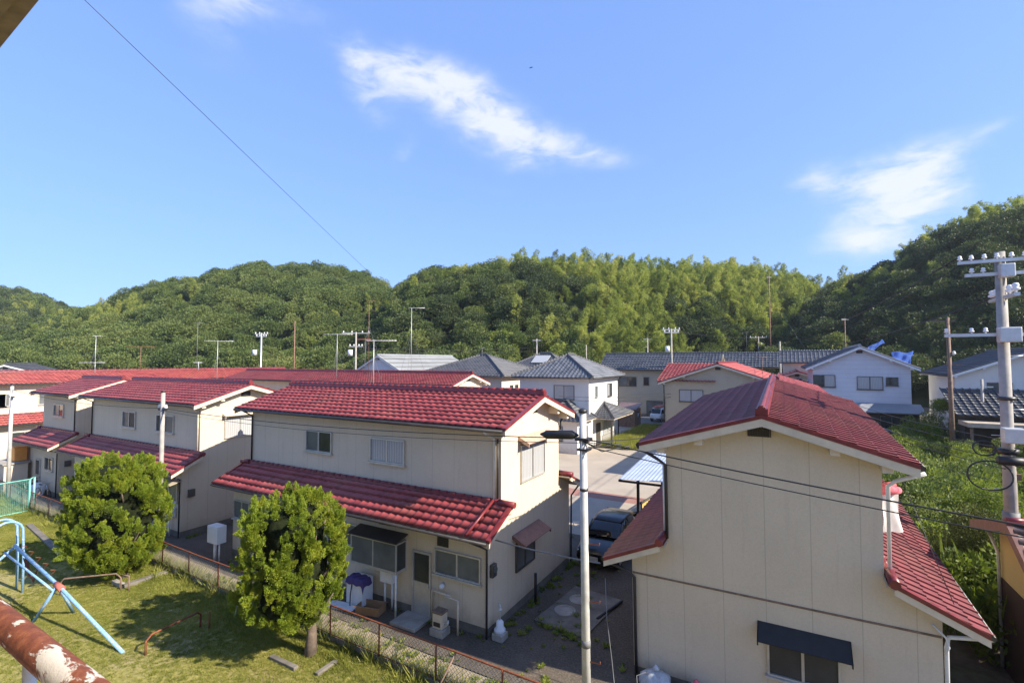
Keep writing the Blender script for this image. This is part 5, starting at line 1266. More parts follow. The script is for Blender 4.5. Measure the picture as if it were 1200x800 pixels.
def yard_things():
    # in front of the middle house
    w = empty('washing_machine', 'white twin-tub washing machine under a purple cloth against the middle row house', 'washing machine', (-12.75, 12.22, 0))
    obj('body', box(-.38, .38, -.24, .24, .06, .82), 'plastic_white', w, bevel=.02)
    for x in (-.3, .3): obj('foot', box(x-.05, x+.05, -.18, .18, 0, .06), 'black', w)
    obj('control_panel', box(-.38, .38, .1, .24, .82, .92), 'plastic_white', w, bevel=.015)
    c = grid_sheet(28, 12, lambda u, v: (-.44+.88*u, -.29+.42*v, .93+.02*math.sin(u*17)*math.cos(v*9)-(.22*max(0, abs(u-.5)-.42)/.08 if abs(u-.5) > .42 else 0)-(.2*max(0, .12-v)/.12)))
    o = obj('purple_cloth', c, 'purple', None, (-12.75, 12.22, 0)); tag(o, 'crumpled purple cloth covering the top of the washing machine', 'cloth')
    obj('hose', tube([(-.1, -.25, .75), (-.12, -.3, .4), (-.1, -.33, .02), (.1, -.4, .02)], .018, 6), 'black', w)
    b = MB(); b.box(-.55, .55, -.22, .22, 0, .05, rot=R(8)); o = obj('board', b, 'plastic_white', None, (-13.1, 11.78, .0), bevel=.01); tag(o, 'pale board lying flat on the ground before the washing machine', 'board')
    obj('board_rib', box(-.5, .5, -.02, .02, .05, .062, rot=R(8), piv=(0, 0)), 'white_paint', o)
    c = MB(); L_, W_, H_ = .42, .24, .26
    for s in ((-L_, L_, -W_, -W_+.012), (-L_, L_, W_-.012, W_), (-L_, -L_+.012, -W_+.012, W_-.012), (L_-.012, L_, -W_+.012, W_-.012)): c.box(*s, 0.012, H_, rot=R(14), piv=(0, 0))
    c.box(-L_, L_, -W_, W_, 0, .012, rot=R(14), piv=(0, 0))
    o = obj('cardboard_box', c, 'cardboard', None, (-12.0, 12.0, 0)); tag(o, 'open brown cardboard box beside the washing machine', 'cardboard box')
    fl = MB(); fl.slab((-L_, -W_, H_), (L_, -W_, H_), (L_, -W_-.17, H_+.06), (-L_, -W_-.17, H_+.06), .01); fl.slab((-L_, W_, H_), (-L_, W_+.16, H_-.08), (L_, W_+.16, H_-.08), (L_, W_, H_), .01)
    g = obj('flap', fl, 'cardboard', o); g.rotation_euler = (0, 0, R(14))
    o = obj('door_step', box(-.5, .5, -.42, .42, 0, .1), 'concrete', None, (-10.42, 12.13, 0), bevel=.015); tag(o, 'flat pale concrete step below the back door of the middle house', 'step')
    h = empty('gas_heater', 'small weathered outdoor boiler on a block under the pipe loop, right of the back door', 'boiler', (-9.22, 12.05, 0))
    obj('base_block', box(-.24, .24, -.2, .2, 0, .22), 'concrete', h, bevel=.01); obj('body', box(-.17, .17, -.15, .15, .22, .66), 'trim', h, bevel=.015)
    obj('cover', box(-.19, .19, -.17, .17, .66, .72), 'wood_brown', h, bevel=.01); obj('valve', tube([(.17, 0, .35), (.3, 0, .36), (.3, 0, .48)], .03, 8), 'galv', h)
    obj('grille', box(-.12, .12, -.165, -.151, .3, .42), 'dark_metal', h)
    g = empty('gas_meter', 'grey gas fitting on a concrete block at the front corner of the middle house', 'gas meter', (-7.52, 12.72, 0))
    obj('base_block', box(-.18, .18, -.18, .18, 0, .2), 'concrete', g, bevel=.02); obj('body', MB().lathe([(.17, .2), (.17, .3), (.11, .36), (.11, .5), (.05, .56)], (0, 0, 0), 14), 'plastic_white', g)
    obj('pipe', tube([(0, 0, .55), (.0, .02, .95), (-.08, .05, .98)], .022, 8), 'galv', g); obj('valve', MB().lathe([(.02, 0), (.06, .02), (.06, .06), (.02, .08)], (0, .02, .8), 8), 'galv', g)
    o = obj('stub_post', tube([(-7.55, 15.15, 0), (-7.55, 15.15, 1.0)], .05, 10), 'black'); tag(o, 'short black post standing by the gable wall of the middle house', 'post')
    for (x, y, lab) in ((-6.45, 15.08, 'round concrete drain cover set in the alley slab, nearer the fence'), (-6.3, 16.0, 'round concrete drain cover set in the alley slab, further from the fence')):
        o = obj('drain_cover', MB().lathe([(.36, .05), (.36, .075), (.30, .078), (.29, .065), (.12, .068), (.10, .078), (.02, .08)], (x, y, 0), 24), 'concrete'); tag(o, lab, 'drain cover', 'drain covers in the alley slab')
    o = obj('fallen_bar', tube([(-5.35, 15.1, .06), (-5.0, 16.6, .06)], .045, 6), 'black'); tag(o, 'black bar lying along the edge of the alley slab', 'bar')
    # sacks at the foot of the right gable
    rg = np.random.default_rng(4)
    for (x, y, s, lab) in ((-2.95, 12.62, .40, 'grey tied plastic sack at the foot of the right house wall, left one'), (-2.0, 12.62, .36, 'plastic sack with red print at the foot of the right house wall, right one')):
        mb = MB(); nu, nv = 18, 10
        for j in range(nv+1):
            for i in range(nu):
                a = 2*math.pi*i/nu; t = j/nv; rr = s*(math.sin(math.pi*min(t*.94+.06, 1))**.55)*(1+.12*math.sin(a*5+t*6)+rg.uniform(-.05, .05)); mb.v.append((x+rr*math.cos(a), y+.8*rr*math.sin(a), t*s*1.35))
        for j in range(nv):
            for i in range(nu): a = j*nu+i; b = j*nu+(i+1) % nu; mb.f.append((a, b, b+nu, a+nu)); mb.smooth.append(True)
        mb.f.append(tuple(range(nv*nu, nv*nu+nu))); mb.smooth.append(False)
        o = obj('sack', mb, 'sack'); tag(o, lab, 'sack', 'sacks by the right house')
        k = MB(); k.lathe([(.05, 0), (.09, .06), (.02, .14)], (x, y, s*1.3), 8); obj('knot', k, 'pink' if x > -2.5 else 'sack', o)
    o = obj('hose', tube([(-4.05, 12.05, 2.75), (-4.0, 12.0, 1.8), (-3.85, 11.9, .9), (-3.75, 11.8, .3), (-3.5, 11.6, .02), (-3.2, 11.9, .02), (-3.35, 12.3, .45), (-3.15, 12.5, .5), (-3.05, 12.4, .02)], .011, 8), 'cable_grey'); tag(o, 'pale hose hanging from the left eave of the right house', 'hose')
    # cloth drying on the right lower roof
    c = empty('drying_cloth', 'white cloth with a pink top hanging under the right eave of the long row house', 'cloth', (1.95, 14.3, 4.2))
    m = grid_sheet(24, 10, lambda t, q: (-.05+.42*t*(1-.25*q)+.03*math.sin(q*5+t*9), -.02+.25*t-.1*q, .02+1.0*q+.01*math.sin(t*14)))
    obj('sheet', m, 'cloth', c)
    m = MB(); m.tube([(-.08, -.13, 1.0), (.1, -.08, 1.04), (.3, .1, 1.0)], [.09, .12, .08], 10); m.tube([(.0, -.12, 1.12), (.2, -.02, 1.15)], [.07, .08], 8); obj('towel', m, 'pink', c)
    o = obj('antenna_stay', tube([(2.2, 14.6, 5.9), (2.9, 13.0, 3.2)], .008, 6), 'cable'); tag(o, 'thin black stay wire crossing the right lower roof', 'cable')
    # clutter by the narrow left house
    sh = empty('store_cupboard', 'cream block store with a flat lid, left of the cluttered yard', 'store', (-43.2, 11.75, 0))
    obj('body', box(-1.1, 1.0, -.5, .6, 0, 1.75), 'cream_light', sh); obj('lid', box(-1.2, 1.1, -.6, .7, 1.75, 1.85), 'concrete', sh, bevel=.02); obj('door', box(-.95, -.2, -.53, -.5, .1, 1.6), 'white_board', sh)
    o = obj('crate', box(-.42, .42, -.3, .3, 0, .85), 'orange', None, (-43.0, 12.1, 1.853), bevel=.04); tag(o, 'bright orange storage box standing on the cream store', 'box'); obj('lid', box(-.45, .45, -.33, .33, .85, .92), 'orange', o, bevel=.02)
    o = obj('carton', box(-.25, .25, -.25, .25, 0, .5), 'plastic_white', None, (-43.9, 12.1, 1.853), bevel=.02); tag(o, 'white carton beside the orange box on the cream store', 'box')
    mo = empty('scooter', 'dark covered scooter parked in the yard of the narrow house', 'scooter', (-40.6, 11.9, 0), R(15))
    for x in (-.6, .6): obj('wheel', tube([(x, -.05, .25), (x, .05, .25)], .25, 16), 'tyre', mo)
    obj('body', MB().prism([(-.75, .35), (-.6, .75), (-.1, .8), (.1, .45), (.35, .45), (.5, 1.0), (.62, .95), (.6, .4), (.3, .25), (-.5, .25)], lambda p, q: (p[0], q, p[1]), -.17, .17), 'black', mo, bevel=.04)
    obj('handlebar', tube([(.5, -.32, 1.05), (.5, .32, 1.05)], .02, 8), 'black', mo)
    bk = empty('bicycle', 'silver bicycle leaning by the downpipe of the narrow left house', 'bicycle', (-38.6, 12.0, 0), R(8))
    for x in (-.5, .5):
        pts = [(x+.32*math.cos(a), 0, .33+.32*math.sin(a)) for a in np.linspace(0, 6.283, 20)]; wh = obj('wheel', tube(pts, .018, 6, cap=False), 'tyre', bk)
    fr = MB(); fr.tube([(-.5, 0, .33), (-.2, 0, .8), (.35, 0, .85), (0, 0, .3), (-.2, 0, .8)], .02, 6); fr.tube([(.5, 0, .33), (.35, 0, .9)], .02, 6); fr.tube([(-.5, 0, .33), (0, 0, .3)], .02, 6); obj('frame', fr, 'galv', bk)
    obj('handlebar', tube([(.3, -.25, 1.0), (.36, 0, .92), (.3, .25, 1.0)], .016, 6), 'galv', bk); obj('saddle', box(-.32, -.1, -.07, .07, .84, .9), 'black', bk, bevel=.02)
    o = obj('water_tank', MB().lathe([(.3, 0), (.33, .3), (.33, .7), (.2, .78)], (0, 0, 0), 14), 'plastic_white', None, (-39.7, 12.1, 0)); tag(o, 'white plastic tub against the wall of the narrow left house', 'tub'); obj('lid', MB().lathe([(.22, .78), (.22, .83), (.05, .86)], (0, 0, 0), 14), 'plastic_white', o)
    m = empty('meter_stand', 'white meter box on a post at the left corner of the middle row house', 'meter box', (-20.6, 11.9, 0)); obj('box', box(-.35, .35, -.2, .2, .75, 1.45), 'plastic_white', m, bevel=.02); obj('post', tube([(-.1, 0, 0), (-.1, 0, .75)], .06, 10), 'white_paint', m); obj('post', tube([(.2, 0, 0), (.2, 0, .75)], .03, 8), 'white_paint', m)
yard_things()

# ------------------------------------------------------------------ vehicles
def wheel(root, x, y, r, w, side):
    t = tube([(x, y-w/2, r), (x, y+w/2, r)], r, 22); o = obj('wheel', t, 'tyre', root, bevel=.02)
    yy = y+side*(w/2+.004); rim = MB(); rim.tube([(x, yy-side*.02, r), (x, yy, r)], r*.62, 18)
    obj('rim', rim, 'galv', o)
def loft(mb, secs):      # sections: lists of same-length point rings
    n = len(secs[0]); b = len(mb.v)
    for s in secs: mb.v += [tuple(p) for p in s]
    for i in range(len(secs)-1):
        for k in range(n):
            k2 = (k+1) % n; mb.f.append((b+i*n+k, b+i*n+k2, b+(i+1)*n+k2, b+(i+1)*n+k)); mb.smooth.append(True)
    mb.f.append(tuple(b+k for k in range(n))[::-1]); mb.f.append(tuple(b+(len(secs)-1)*n+k for k in range(n))); mb.smooth += [False, False]
    return mb
def ring(x, w, z0, z1, tuck=.9, n=5):
    pts = []
    hw = w/2
    prof = [(-hw*.92, z0), (-hw, z0+.12), (-hw, (z0+z1)/2), (-hw*tuck, z1-.05), (-hw*tuck*.88, z1), (hw*tuck*.88, z1), (hw*tuck, z1-.05), (hw, (z0+z1)/2), (hw, z0+.12), (hw*.92, z0)]
    return [(x, y, z) for y, z in prof]
def hatchback():
    c = empty('parked_car', 'dark hatchback parked in the shade between the middle and right row houses', 'car', (-6.7, 20.6, 0), R(-90))
    # local +x = front (towards the camera after rotation)
    L_ = 2.05
    body = loft(MB(), [ring(x, w, z0, z1, .95) for x, w, z0, z1 in ((-L_, 1.5, .35, .85), (-1.95, 1.62, .22, .96), (-1.2, 1.68, .2, .98), (0, 1.69, .2, .96), (.9, 1.68, .2, .95), (1.5, 1.64, .2, .86), (1.9, 1.56, .22, .76), (L_, 1.4, .34, .64))])
    obj('body', body, 'car_black', c, bevel=.01)
    cab = loft(MB(), [ring(x, w, .9, z1, tk) for x, w, z1, tk in ((-1.98, 1.46, .98, .97), (-1.75, 1.5, 1.36, .86), (-1.0, 1.52, 1.5, .84), (-.1, 1.52, 1.51, .84), (.35, 1.5, 1.42, .86), (1.0, 1.48, .96, .97))])
    cabin = obj('cabin', cab, 'car_glass', c)
    rf = loft(MB(), [[(x, y, z) for y, z in ((-w, h), (-w*.8, h+.03), (w*.8, h+.03), (w, h), (w*.8, h-.02), (-w*.8, h-.02))] for x, w, h in ((-1.78, .62, 1.365), (-1.0, .66, 1.495), (-.1, .66, 1.505), (.32, .64, 1.425))]); obj('roof', rf, 'car_black', c)
    pl = MB()
    for s in (-1, 1):
        for (x0, z0, x1, z1) in ((.33, 1.44, 1.0, .95), (-.35, 1.5, -.35, .95), (-1.75, 1.37, -1.96, .95)):
            y = .655; y1 = .735; pl.tube([(x0, s*y, z0), (x1, s*y1, z1)], .035, 6)
    obj('pillar', pl, 'car_black', c)
    for x in (-1.28, 1.28):
        for s in (-1, 1): wheel(c, x, s*.75, .3, .18, s)
    for s in (-1, 1):
        obj('headlight', box(1.78, 1.98, s*.58-.14, s*.58+.14, .58, .70), 'lens', c, bevel=.03); obj('tail_light', box(-2.02, -1.93, s*.66-.08, s*.66+.08, .7, .95), 'tail', c, bevel=.02)
        m = MB(); m.box(.62, .76, min(s*.8, s*.98), max(s*.8, s*.98), .95, 1.07); obj('mirror', m, 'white_paint' if s < 0 else 'car_black', c, bevel=.03)
        obj('door_handle', box(-.25, -.08, s*.85-.012, s*.85+.012, .78, .81), 'galv', c)
    obj('number_plate', box(2.03, 2.06, -.17, .17, .38, .54), 'plate', c); obj('grille', box(1.98, 2.05, -.4, .4, .45, .56), 'black', c)
hatchback()
def kei_truck():
    c = empty('kei_truck', 'small white truck with a load on its roof rack parked by the beige house', 'truck', (-15.2, 68.6, 0), R(-100))
    cab = loft(MB(), [ring(x, w, .35, z1, tk) for x, w, z1, tk in ((-.0, 1.46, 1.78, .92), (.15, 1.47, 1.84, .92), (.75, 1.47, 1.8, .90), (1.25, 1.47, 1.1, .98), (1.42, 1.44, .98, .98))]); obj('cab', cab, 'truck_white', c, bevel=.01)
    w = MB(); w.slab((.86, -.6, 1.72), (1.27, -.66, 1.14), (1.27, .66, 1.14), (.86, .6, 1.72), -.03); obj('windscreen', w, 'car_glass', c)
    for s in (-1, 1):
        q = [(.2, s*.70, 1.65), (.75, s*.70, 1.65), (1.15, s*.745, 1.12), (.2, s*.745, 1.12)]; m = MB(); m.slab(*q, .02 if s > 0 else -.02); obj('side_window', m, 'car_glass', c)
        obj('headlight', box(1.38, 1.46, s*.52-.14, s*.52+.14, .68, .84), 'lens', c, bevel=.03)
        m = MB(); m.box(1.0, 1.08, min(s*.78, s*.95), max(s*.78, s*.95), 1.2, 1.42); obj('mirror', m, 'black', c, bevel=.02)
        m = MB(); m.box(-1.9, -.05, s*.71-.02, s*.71+.02, .66, .95); obj('bed_side', m, 'truck_white', c)
        for x in (-1.3, .95): wheel(c, x, s*.66, .27, .16, s)
    obj('bumper', box(1.36, 1.48, -.72, .72, .35, .52), 'alu_dark', c, bevel=.02); obj('number_plate', box(1.48, 1.5, -.17, .17, .4, .54), 'plate', c)
    obj('bed', box(-1.9, -.05, -.7, .7, .52, .66), 'truck_white', c); obj('tailgate', box(-1.93, -1.9, -.7, .7, .66, .95), 'truck_white', c)
    rk = MB()
    for x in (-1.8, -.1): rk.tube([(x, -.68, .9), (x, -.68, 1.9), (x, .68, 1.9), (x, .68, .9)], .025, 6)
    obj('rack', rk, 'galv', c)
    o = obj('lumber', MB().prism([(-.5, 0), (.5, 0), (.42, .12), (-.42, .16)], lambda p, q: (q, p[0], p[1]), -2.0, 1.0), 'red_paint', None, (-15.2, 68.6, 1.93)); o.rotation_euler = (0, 0, R(-100)); tag(o, 'reddish load lying on the rack of the white truck', 'load')
    r = empty('carport_shed', 'small brown lean-to shed at the corner of the white house by the apron', 'shed', (-17.6, 62, 0))
    obj('wall', box(-1.2, 1.2, -1.4, 1.4, 0, 2.2), 'wood_brown', r); s = MB(); s.slab((-1.4, -1.6, 2.2), (1.4, -1.6, 2.2), (1.4, 1.6, 2.8), (-1.4, 1.6, 2.8), .06); obj('roof', s, 'brown_tile', r); obj('window', box(1.2, 1.23, -.5, .5, 1.1, 1.8), 'glass', r)
    p = empty('traffic_cone', 'small orange cone by the wall of the beige house', 'cone', (-18.9, 73.2, 0)); obj('cone', MB().lathe([(.16, .04), (.03, .7)], (0, 0, 0), 12), 'orange', p); obj('base', box(-.2, .2, -.2, .2, 0, .04), 'black', p)
    b = empty('bush', 'dark bush beside the white truck', 'bush', (-13.0, 70, 0)); rg = np.random.default_rng(2)
    me = crown_mesh('foliage', 'leaf_broad', [np.array([rg.uniform(-.8, .8), rg.uniform(-.8, .8), rg.uniform(.3, 2)]) for _ in range(30)], [.45]*30, 60, .22, rg); o = bpy.data.objects.new('foliage', me); COL.objects.link(o); o.parent = b; obj('stem', tube([(0, 0, 0), (0, 0, 1.5)], .07, 6), 'bark', b)
kei_truck()

def carport():
    c = empty('carport', 'carport with translucent pale blue roof on black posts beside the right row house', 'carport', (-6.4, 24.2, 0))
    r = MB(); x0, x1, y0, y1 = -.85, 2.0, -.5, 5.4; n = 30
    for i in range(n):
        xa, xb = x0+(x1-x0)*i/n, x0+(x1-x0)*(i+1)/n; za = 2.42+.12*(xa-x0)/2.85+.018*(i % 2); zb = 2.42+.12*(xb-x0)/2.85+.018*((i+1) % 2)
        r.slab((xa, y0, za), (xb, y0, zb), (xb, y1, zb+.32), (xa, y1, za+.32), .006)
    obj('roof', r, 'poly', c)
    f = MB(); f.box(x0, x1, y0-.04, y0+.03, 2.30, 2.40); f.box(x0, x1, y1-.03, y1+.04, 2.6, 2.72); obj('beam', f, 'black', c)
    f = MB(); f.slab((x0, y0, 2.40), (x0+.08, y0, 2.40), (x0+.08, y1, 2.72), (x0, y1, 2.72), .09); obj('beam', f, 'dark_metal', c)
    for (x, y) in ((0, -.1), (0, 5.2)): obj('post', box(x-.06, x+.06, y-.06, y+.06, 0, 2.36 if y < 1 else 2.68), 'black', c)
    f = empty('board_fence', 'low fence of yellow boards with dark rail beyond the carport post', 'fence', (-6.35, 24.4, 0))
    obj('boards', MB().slab((0, .1, 0), (0, .1, 1.12), (.55, 4.6, 1.12), (.55, 4.6, 0), .04), 'yellow_board', f)
    obj('rail', tube([(-.03, .05, 1.17), (.53, 4.7, 1.17)], .045, 8), 'black', f)
    for t in (0, .33, .66, 1): obj('post', box(-.05+.55*t-.03+.06, -.05+.55*t+.03+.06, .1+4.5*t-.03, .1+4.5*t+.03, 0, 1.15), 'black', f)
carport()

# ------------------------------------------------------------------ poles, cables, antennas
def cable(name, label, a, b, sag, r=.009, mat='cable', n=16, group=None, parent=None):
    a, b = Vector(a), Vector(b)
    pts = [a.lerp(b, t)-Vector((0, 0, sag*4*t*(1-t))) for t in np.linspace(0, 1, n)]
    o = obj(name, tube(pts, r, 6), mat, parent)
    if label: tag(o, label, 'cable', group)
    return o
def insulator(root, x, y, z, s=1.0):
    obj('insulator', MB().lathe([(.03*s, 0), (.035*s, .05*s), (.09*s, .07*s), (.09*s, .11*s), (.05*s, .13*s), (.075*s, .17*s), (.06*s, .22*s), (.03*s, .24*s)], (x, y, z), 10), 'insulator', root)

def street_poles():
    # white steel pole by the fence
    p = empty('utility_pole', 'slim white steel pole with step bolts standing by the fence before the alley', 'pole', (-3.95, 10.45, 0))
    obj('shaft', tube([(.0, 0, -.2), (-.03, 0, 3.4), (-.06, -.0, 7.05)], [.10, .09, .078], 16), 'pole_steel', p)
    obj('band', tube([(-.012, 0, 1.9), (-.015, 0, 2.05)], .102, 16), 'cable_grey', p); obj('band', tube([(-.042, 0, 5.3), (-.043, 0, 5.36)], .092, 16), 'dark_metal', p)
    obj('cap', MB().lathe([(.10, 0), (.10, .06), (.03, .1)], (-.06, 0, 7.04), 12), 'dark_metal', p)
    for i, z in enumerate((1.6, 2.9, 4.15)): obj('step_bolt', tube([(.08, .0, z), (.30, .03, z), (.30, .03, z+.05)], .014, 6), 'rust', p)
    obj('step_bolt', tube([(-.08, .0, 4.6), (-.28, -.03, 4.58), (-.3, -.03, 4.45)], .014, 6), 'galv', p)
    obj('bracket', box(-.2, .12, -.14, .14, 6.42, 6.48), 'dark_metal', p); obj('bracket', box(-.16, .1, -.13, .13, 6.2, 6.24), 'dark_metal', p)
    k = MB()
    for i in range(3): k.tube([(-.1, -.1, 6.45), (.15+.1*i, .1, 6.35-.08*i), (.55+.2*i, .25, 6.4-.03*i)], .013, 6)
    obj('cable_loop', k, 'cable', p)
    c = MB(); c.tube([(-5.02, 10.34, 6.50), (-4.93, 10.345, 6.50), (-4.87, 10.345, 6.50), (-4.25, 10.41, 6.53), (-4.18, 10.41, 6.53), (-4.1, 10.42, 6.53)], [.02, .06, .1, .1, .06, .02], 12)
    o = obj('splice_closure', c, 'black'); tag(o, 'fat black cable closure hanging on the wires left of the white steel pole', 'cable closure')
    # concrete pole seen in front of the second house
    p = empty('utility_pole', 'thin concrete pole rising behind the round conifer in front of the second row house', 'pole', (-23.75, 11.25, 0))
    obj('shaft', tube([(0, 0, -.2), (0, 0, 6.85)], [.10, .08], 14), 'pole_concrete', p); obj('cap', MB().lathe([(.1, 0), (.1, .05), (.03, .09)], (0, 0, 6.84), 10), 'dark_metal', p)
    obj('bracket', box(-.3, .3, -.05, .05, 6.05, 6.12), 'dark_metal', p)
    for x in (-.25, .25): insulator(p, x, 0, 6.12, .8)
    p = empty('utility_pole', 'pale pole at the far left edge beside the sunlit red-roofed row', 'pole', (-40.1, 10.9, 0))
    obj('shaft', tube([(0, 0, -.2), (0, 0, 6.75)], [.105, .085], 14), 'pole_steel', p); obj('cap', MB().lathe([(.11, 0), (.11, .05), (.03, .09)], (0, 0, 6.74), 10), 'dark_metal', p); obj('bracket', box(-.3, .3, -.05, .05, 6.05, 6.12), 'dark_metal', p)
    g = 'cables along the fence'
    cable('overhead_cable', 'upper thick cable running along the row house fronts from pole to pole', (-40.1, 10.9, 6.5), (-23.75, 11.25, 6.15), .25, .012, group=g); cable('overhead_cable', 'thick cable across the front of the middle row house', (-23.75, 11.25, 6.15), (-4.0, 10.45, 6.46), .22, .013, group=g)
    cable('overhead_cable', 'thinner second cable across the front of the middle row house', (-23.75, 11.25, 6.05), (-4.0, 10.45, 6.36), .28, .008, group=g)
    cable('overhead_cable', 'upper black cable crossing the right gable', (-4.0, 10.45, 6.46), (9.0, 8.2, 5.78), .14, .014, group=g); cable('overhead_cable', 'lower black cable crossing the right gable', (-4.0, 10.45, 6.30), (9.0, 8.2, 5.66), .16, .010, group=g)
    cable('service_cable', 'grey service cable from the middle house corner to the right house eave', (-7.6, 12.5, 2.95), (-4.2, 12.1, 3.08), .05, .02, 'cable_grey')
    for i, x in enumerate((-5.4, -5.0)): cable('overhead_cable', ('left' if i == 0 else 'right')+' one of two thin wires dropping behind the white steel pole to the road', (-4.0, 10.5, 6.3), (x-1.3, 31, 1.2+i*.3), .5, .006) if False else None
    cable('overhead_cable', 'black cable from the white steel pole over the carport to the back', (-3.95, 10.5, 6.4), (-3.55, 30, 5.6), .5, .012)
    cable('overhead_cable', 'very long thin wire slanting across the left sky', (-8.43, 2.5, 13.43), (-35.8, 52.3, 7.6), .05, .005)

    # big concrete pole at the right
    p = empty('utility_pole', 'big concrete power pole with white insulators and transformer boxes at the right', 'pole', (5.45, 18.9, 0))
    obj('shaft', tube([(0, 0, -.3), (-.06, -.1, 11.3)], [.165, .115], 20), 'pole_concrete', p)
    def arm(z, x0, x1, ins, y=-.22, mat='galv', s=.68):
        obj('crossarm', box(x0, x1, y-.045, y+.045, z, z+.09), mat, p)
        for x in ins: insulator(p, x, y, z+.09, s)
    arm(11.0, -1.0, 1.6, (-.95, -.7, -.42, -.15, .15, .42, .75, 1.1, 1.5)); arm(10.62, -.85, 1.3, (-.7, -.45, .5, .8, 1.2))
    obj('crossarm', box(-.06, .06, -1.0, .9, 9.95, 10.04), 'galv', p)
    for y in (-.9, -.5, .5, .8): insulator(p, 0, y, 10.04, 1.1)
    arm(8.9, -1.35, 1.5, (-1.3, -.75, -.45, .45, .75, 1.4))
    for (x, z, w, h_) in ((.0, 10.72, .30, .38), (.0, 8.93, .46, .42), (.0, 6.15, .46, .42)): obj('transformer_box', box(x-w/2, x+w/2, -.5, -.2, z-h_/2, z+h_/2), 'galv', p, bevel=.03)
    obj('clamp', tube([(-.02, -.05, 7.1), (-.02, -.05, 7.2)], .20, 12), 'dark_metal', p); obj('clamp', tube([(-.02, -.03, 5.6), (-.02, -.03, 5.75)], .23, 12), 'black', p)
    for (x, z, r) in ((-.6, 5.75, .24), (-.5, 5.0, .48), (.45, 5.75, .24)):
        obj('cable_coil', tube([(x+r*math.cos(a), -.3+.03*math.sin(3*a), z+r*.85*math.sin(a)) for a in np.linspace(0, 6.283, 24)], .022, 6, cap=False), 'cable', p)
    obj('junction_drum', tube([(-.35, -.36, 5.45), (.25, -.36, 5.45)], .12, 12), 'black', p)
    obj('strap', tube([(-.02, -.03, 3.5), (-.02, -.03, 4.0)], .185, 14), 'cable_grey', p)
    for i in range(6): obj('step_bolt', tube([(.0, 0, 4.6+i*.75), ((.36 if i % 2 else -.36), -.02, 4.6+i*.75)], .012, 6), 'galv', p)
    g = 'power cables from the big pole'
    ends = [((-.85, 11.3), (2.8, 100, 14.5), 'top power cable from the big pole towards the middle hill', .018), ((-.5, 11.28), (1.5, 100, 12.3), 'second power cable from the big pole to the rusty pole on the hill foot', .012), ((0, 10.1), (3.0, 96, 12.0), 'power cable dropping across the shaded hill', .018), ((-1.3, 9.2), (9.9, 44, 8.2), 'mid cable from the big pole to the wooden pole', .010)]
    for (dx, z), e, lab, r in ends: cable('power_cable', lab, (5.45+dx, 18.7, z), e, 1.2 if e[1] > 80 else .4, r, group=g)
    for i, (z, e, lab) in enumerate(((6.0, (2.0, 52, 6.2), 'upper phone cable crossing the white-blue house'), (5.75, (2.0, 52, 5.6), 'middle phone cable crossing the white-blue house'), (5.45, (2.0, 52, 5.0), 'lower phone cable crossing the white-blue house'), (5.2, (2.4, 52, 4.6), 'lowest phone cable crossing the white-blue house'))):
        cable('phone_cable', lab, (5.3, 18.7, z), e, .5, .013, group=g)
    c = MB(); a0, b0 = Vector((5.3, 18.7, 5.45)), Vector((2.0, 52, 5.0)); q = [a0.lerp(b0, t)-Vector((0, 0, .5*4*t*(1-t)+.02)) for t in (.30, .31, .40, .41)]; c.tube(q, [.03, .085, .085, .03], 10)
    o = obj('splice_closure', c, 'black'); tag(o, 'long black cable closure on the wires right of the white-blue house', 'cable closure')
    for i, (z, z2) in enumerate(((10.0, 9.2), (8.9, 8.3), (6.1, 5.9), (5.8, 5.5), (5.3, 5.2))):
        cable('power_cable', ['top', 'second', 'third', 'fourth', 'lowest'][i]+' cable leaving the big pole to the right edge', (5.5, 18.7, z), (16, 14.5, z2), .35, .014, group=g)
    cable('phone_cable', 'thin wire crossing the field in front of the big pole, upper', (2.4, 30, 4.2), (12, 15, 4.3), .3, .01, group='wires over the field'); cable('phone_cable', 'thin wire crossing the field in front of the big pole, lower', (2.4, 28, 3.9), (12, 14, 3.7), .3, .008, group='wires over the field')
    # slim wooden pole left of it
    p = empty('utility_pole', 'slim brown wooden pole in front of the white house at the right', 'pole', (9.9, 44, 1.6))
    obj('shaft', tube([(0, 0, -.3), (-.05, 0, 9.6)], [.16, .10], 10), 'wood_brown', p); obj('crossarm', box(-.9, .35, -.05, .05, 9.3, 9.4), 'wood_brown', p); insulator(p, .2, -.1, 7.0, 1.2); obj('crossarm', box(-.3, .6, -.05, .05, 6.3, 6.38), 'wood_brown', p)
    p = empty('utility_pole', 'short grey pole just right of the slim wooden pole', 'pole', (12.4, 47.5, 1.7)); obj('shaft', tube([(0, 0, -.2), (0, 0, 5.2)], .09, 8), 'pole_concrete', p); obj('crossarm', box(-.4, .6, -.05, .05, 4.6, 4.68), 'galv', p)
    p = empty('field_post', 'thin rusty post in the weeds before the ochre shed', 'post', (6.55, 22.2, 0)); obj('shaft', tube([(0, 0, 0), (-.02, 0, 4.6)], .04, 8), 'pole_rust', p); obj('bracket', box(-.12, .12, -.05, .05, 4.3, 4.5), 'pole_rust', p)
street_poles()

